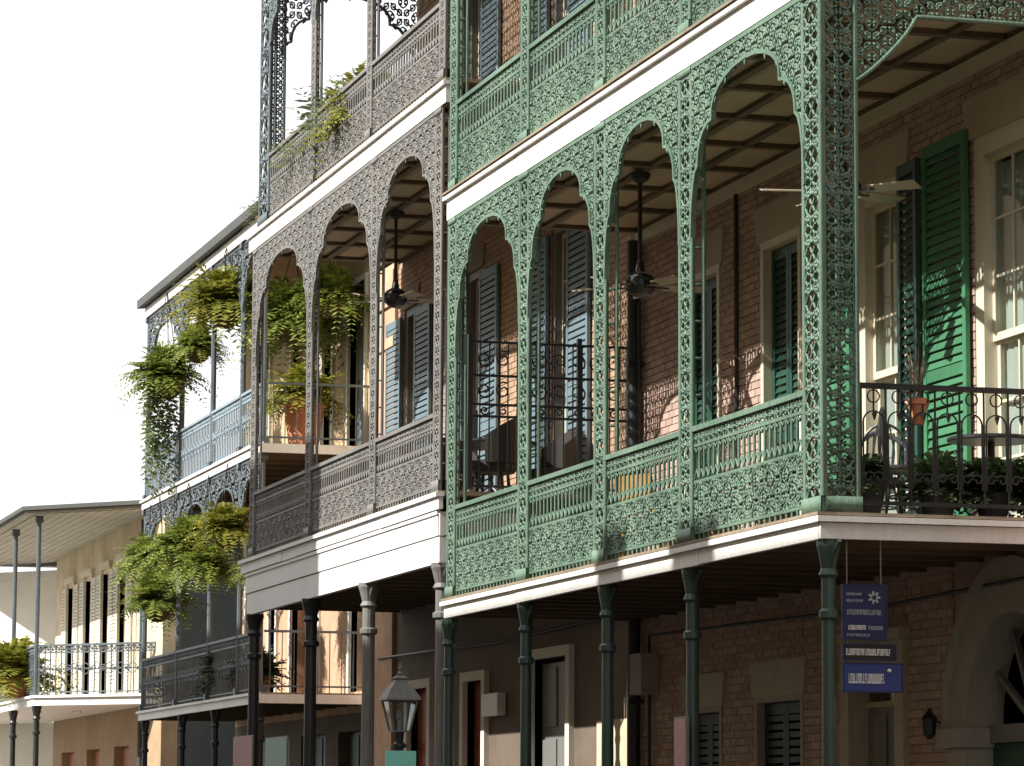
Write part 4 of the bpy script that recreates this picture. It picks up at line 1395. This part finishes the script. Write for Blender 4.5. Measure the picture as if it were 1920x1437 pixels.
# terracotta pot hung on the side rail
r = root('hanging_pot', (.06, .84, 4.71), 'terracotta pot with dry stems hooked on the side handrail', 'flower pot')
mb = MB(); mb.lathe((0, 0, 0), [(.05, 0), (.075, .15), (.088, .155), (.088, .20), (.07, .20)], 14); part(mb, 'pot', 'terracotta', r, world=False)
mb = MB()
for k in range(16):
    a = random.uniform(0, 2 * pi)
    mb.tube([(0, 0, .16), (.03 * cos(a), .03 * sin(a), .32), (.08 * cos(a), .08 * sin(a), random.uniform(.4, .62))], [.006, .004, .002], 4)
part(mb, 'stems', 'weathered_wood', r, world=False, kind='stuff')
mb = MB(); mb.tube([(-.0, 0, .19), (.04, 0, .30), (.09, 0, .30)], .006, 5); part(mb, 'hook', 'dark_iron', r, world=False)
# bench with curved back behind the first bay
r = root('iron_bench', (-2.6, 1.25, Z1), 'dark iron bench with curved back behind the green railing near the corner', 'bench', rz=pi)
mb = MB()
for k in range(5): mb.box(-.75, .75, -.25 + k * .105, -.17 + k * .105, .42, .445)
part(mb, 'seat', 'wicker', r, world=False)
for x in (-.7, .7):
    for y in (-.22, .22):
        mb = MB(); mb.tube([(x, y, .43), (x * 1.04, y * 1.1, 0)], .018, 6); part(mb, 'leg', 'dark_iron', r, world=False)
mb = MB(); mb.tube([(-.75, -.24, .45), (-.74, -.27, .72)] + [(-.74 + 1.48 * t / 14, -.28, .74 + .2 * sin(pi * t / 14)) for t in range(15)] + [(.74, -.27, .72), (.75, -.24, .45)], .02, 6); part(mb, 'backrest', 'dark_iron', r, world=False)
for k in range(9):
    x = -.6 + k * .15
    mb = MB(); mb.bar((x, -.25, .45), (x, -.28, .74 + .2 * sin(pi * (x + .74) / 1.48)), .016); part(mb, 'back_rod', 'dark_iron', r, world=False)
for k, (x, s_) in enumerate(((-2.1, .9), (-3.5, .8), (-4.6, .75))):
    pot_plant((x, .42, Z1), .25, .16, BUSH[(k + 1) % 3] if k != 0 else BUSH[0], s_, ('leafy plant behind the green railing, nearest the corner post', 'leafy plant behind the green railing, in the middle of the first two bays', 'leafy plant behind the green railing, second bay from the corner')[k], group='plants behind the green railing', rz=k)
# amber wooden armchair
r = root('wooden_armchair', (-7.45, 1.2, Z1), 'amber wooden armchair with dark cushion behind the green railing', 'chair', rz=radians(200))
mb = MB(); mb.box(-.28, .28, -.26, .26, .36, .41); part(mb, 'seat', 'amber_wood', r, world=False)
mb = MB(); mb.hexa(((-.3, .24, .40), (.3, .24, .40), (.3, .28, .40), (-.3, .28, .40), (-.28, .34, 1.0), (.28, .34, 1.0), (.28, .38, 1.0), (-.28, .38, 1.0))); part(mb, 'backrest', 'amber_wood', r, world=False)
for s_ in (-1, 1):
    mb = MB(); mb.box(s_ * .27, s_ * .34, -.28, .28, .60, .64); part(mb, 'armrest', 'amber_wood', r, world=False)
    for y in (-.24, .24):
        mb = MB(); mb.box(s_ * .28, s_ * .325, y - .025, y + .025, 0, .6); part(mb, 'leg', 'amber_wood', r, world=False)
mb = MB(); mb.box(-.25, .25, -.25, .22, .41, .50); part(mb, 'cushion', 'cushion', r, world=False)
# table and wicker chairs on the grey gallery beside the screen
cafe_table((-13.3, 1.05, Z3), .55, 'dark round table on the grey gallery behind the iron screen', group='iron tables on the galleries')


def wicker_chair(loc, rz, label):
    r = root('wicker_chair', loc, label, 'chair', 'wicker chairs on the grey gallery', rz)
    mb = MB(); mb.lathe((0, 0, .30), [(.25, 0), (.28, .05), (.28, .12), (.24, .14)], 16); part(mb, 'seat', 'wicker', r, world=False)
    mb = MB()
    n = 14
    for k in range(n):
        a0, a1 = pi * k / n, pi * (k + 1) / n
        h0, h1 = .30 + .22 * sin(a0), .30 + .22 * sin(a1)
        p = []
        for rr_ in (.28, .33):
            p.append(((rr_ * cos(a0), rr_ * sin(a0)), (rr_ * cos(a1), rr_ * sin(a1))))
        (i0, i1), (o0, o1) = p
        mb.hexa(((*i0, .40), (*i1, .40), (*o1, .40), (*o0, .40), (*i0, .40 + h0), (*i1, .40 + h1), (*o1, .40 + h1), (*o0, .40 + h0)))
    part(mb, 'backrest', 'wicker', r, world=False)
    for k in range(4):
        a = pi / 4 + k * pi / 2
        mb = MB(); mb.tube([(.2 * cos(a), .2 * sin(a), .32), (.24 * cos(a), .24 * sin(a), 0)], .02, 6); part(mb, 'leg', 'wicker', r, world=False)
    return r


wc = wicker_chair((-12.5, .85, Z3), radians(-30), 'dark wicker chair right of the round table, behind the iron screen')
dup(wc, (-14.3, .95, Z3), radians(120), 'dark wicker chair left of the round table, behind the iron screen')
dup(wc, (-13.2, 1.75, Z3), radians(10), 'dark wicker chair between the round table and the blue shutters')

# ================================================================== STREET THINGS
# gas style street lamp
r = root('street_lamp', (-9.65, -.9, -.13), 'old style street lamp with four sided lantern in front of the grey columns', 'street lamp')
o = .13
mb = MB(); mb.lathe((0, 0, 0), [(.2, 0), (.2, .15), (.13, .25), (.10, .8), (.075, .9), (.05, 1.0), (.042, 2.35 + o), (.07, 2.37 + o), (.07, 2.40 + o), (.04, 2.42 + o), (.05, 2.52 + o)], 16); part(mb, 'pole', 'dark_iron', r, world=False)
def ring(w, z): return [(-w, -w, z), (w, -w, z), (w, w, z), (-w, w, z)]
lo, hi = ring(.085, 2.53 + o), ring(.15, 2.84 + o)
mb = MB()
for k in range(4):
    mb.bar(lo[k], hi[k], .018)
    mb.bar(lo[k], lo[(k + 1) % 4], .016)
    mb.bar(hi[k], hi[(k + 1) % 4], .022)
part(mb, 'lantern_frame', 'grey_iron', r, world=False)
for k in range(4):
    mb = MB()
    a, b, c, d = (Vector(q) * 1 for q in (lo[k], lo[(k + 1) % 4], hi[(k + 1) % 4], hi[k]))
    mb.quad(a * .985 + Vector((0, 0, a.z * .015)), b * .985 + Vector((0, 0, b.z * .015)), c * .985 + Vector((0, 0, c.z * .015)), d * .985 + Vector((0, 0, d.z * .015)))
    part(mb, 'pane', 'glass', r, world=False)
mb = MB()
prof = [(.185, 2.845), (.175, 2.87), (.115, 2.97), (.075, 3.02), (.06, 3.05), (.07, 3.07), (.03, 3.10)]
for (w0, z0), (w1, z1) in zip(prof[:-1], prof[1:]):
    p, q = ring(w0, z0 + o), ring(w1, z1 + o)
    mb.hexa(p + q)
part(mb, 'lantern_roof', 'grey_iron', r, world=False)
mb = MB(); mb.lathe((0, 0, 3.095 + o), [(.012, 0), (.03, .02), (.012, .05), (.02, .07), (.004, .14)], 10); part(mb, 'finial', 'grey_iron', r, world=False)
mb = MB(); mb.lathe((0, 0, 2.54 + o), [(.02, 0), (.02, .1), (.035, .12), (.03, .2), (.008, .22)], 10); part(mb, 'burner', 'letter_grey', r, world=False)
mb = MB(); mb.box(-9.60, -9.585, -1.06, -.74, 2.02, 2.33); mb.box(-9.62, -9.60, -.93, -.87, 2.0, 2.3)
single(mb, 'street_sign', 'teal_plate', 'bright teal sign plate fixed to the lamp post under the lantern', 'sign')

# hanging shop boards by the corner column
def letters(board, x, y0, y1, z, h, m, n, seed, weight=.6):
    rnd = random.Random(seed)
    mb = MB()
    wv = (y1 - y0) / n
    for k in range(n):
        a = y0 + k * wv
        kind = rnd.randrange(5)
        t = wv * .24
        mb.box(x, x + .003, a + wv * .1, a + wv * .1 + t, z, z + h)
        if kind in (0, 2, 4): mb.box(x, x + .0028, a + wv * .12, a + wv * .8, z + h * .8, z + h)
        if kind in (1, 2, 3): mb.box(x, x + .0026, a + wv * .12, a + wv * .8, z, z + h * .2)
        if kind in (0, 3): mb.box(x, x + .0029, a + wv * .62, a + wv * .62 + t, z, z + h)
        if kind in (2, 4): mb.box(x, x + .0027, a + wv * .12, a + wv * .7, z + h * .4, z + h * .58)
    part(mb, 'lettering', m, board)


def board(name, x, y0, y1, z0, z1, m, label):
    r = root(name, (x, (y0 + y1) / 2, z0), label, 'sign', 'boards hanging by the corner column')
    mb = MB(); mb.box(x - .02, x, y0, y1, z0, z1); p = part(mb, 'board', m, r)
    mb = MB(); mb.box(x - .026, x + .004, y0 - .012, y0, z0 - .006, z1 + .006); mb.box(x - .026, x + .004, y1, y1 + .012, z0 - .006, z1 + .006); mb.box(x - .026, x + .004, y0, y1, z1, z1 + .01); mb.box(x - .026, x + .004, y0, y1, z0 - .01, z0); part(mb, 'board_frame', 'navy_board', r)
    return r


r = board('shop_sign', .12, .19, .535, 3.03, 3.44, 'navy_board', 'large navy board with faint lines of lettering, topmost of three')
letters(r, .121, .21, .34, 3.365, .018, 'letter_grey', 16, 1)
letters(r, .121, .21, .35, 3.315, .018, 'letter_grey', 16, 2)
mb = MB()
for k in range(7):
    a = 2 * pi * k / 7
    mb.hexa([(.121, .44 + .05 * u * cos(a) - .012 * v * sin(a), 3.35 + .05 * u * sin(a) + .012 * v * cos(a)) for u, v in ((.1, -1), (1, -.6), (1, .6), (.1, 1))] + [(.124, .44 + .05 * u * cos(a) - .012 * v * sin(a), 3.35 + .05 * u * sin(a) + .012 * v * cos(a)) for u, v in ((.1, -1), (1, -.6), (1, .6), (.1, 1))])
part(mb, 'emblem', 'letter_grey', r)
letters(r, .121, .215, .50, 3.215, .04, 'letter_grey', 22, 3)
letters(r, .121, .225, .37, 3.10, .035, 'letter_white', 13, 4)
letters(r, .121, .39, .51, 3.10, .03, 'letter_grey', 6, 6)
letters(r, .121, .215, .40, 3.05, .02, 'letter_grey', 10, 5)
r2 = board('shop_sign', .12, .19, .61, 2.875, 2.985, 'black_board', 'narrow black board with one row of white lettering, middle of three')
letters(r2, .121, .205, .57, 2.905, .05, 'letter_white', 26, 7)
r3 = board('shop_sign', .12, .19, .66, 2.63, 2.84, 'blue_board', 'blue board with bold white lettering, lowest of three')
letters(r3, .121, .225, .52, 2.69, .075, 'letter_white', 20, 8)
mb = MB(); mb.lathe((.122, .56, 2.775), [(.005, 0), (.018, .01), (.018, .02), (.005, .03)], 8); part(mb, 'emblem', 'letter_white', r3)
for rr_, pts in ((r, [(.22, 3.45, 3.80), (.50, 3.45, 3.80)]), (r2, [(.22, 2.995, 3.02), (.50, 2.995, 3.02)]), (r3, [(.22, 2.85, 2.865), (.57, 2.85, 2.865)])):
    mb = MB()
    for y, za, zb in pts: mb.tube([(.11, y, za), (.11, y, zb)], .006, 6)
    part(mb, 'hanger', 'grey_iron', rr_)

# posters fixed to columns and between them
def poster(x0, x1, y, z0, z1, m, label):
    r = root('poster', ((x0 + x1) / 2, y, z0), label, 'poster', 'posters on the street columns')
    mb = MB(); mb.box(x0, x1, y - .008, y, z0, z1); part(mb, 'sheet', m, r)
    mb = MB(); mb.box(x0 - .02, x1 + .02, y + .0005, y + .02, z0 - .02, z1 + .02); part(mb, 'backing', 'grey_door', r)


poster(-22.95, -21.65, .0, 1.95, 2.74, 'pink_paper', 'pink poster board at the foot of the far grey gallery column')
poster(-20.75, -19.4, .0, 1.95, 2.68, 'mint_paper', 'pale mint poster board between two dark columns')
poster(-3.36, -3.06, -.02, 1.7, 2.50, 'pink_paper', 'pale pink notice tied to a green street column')
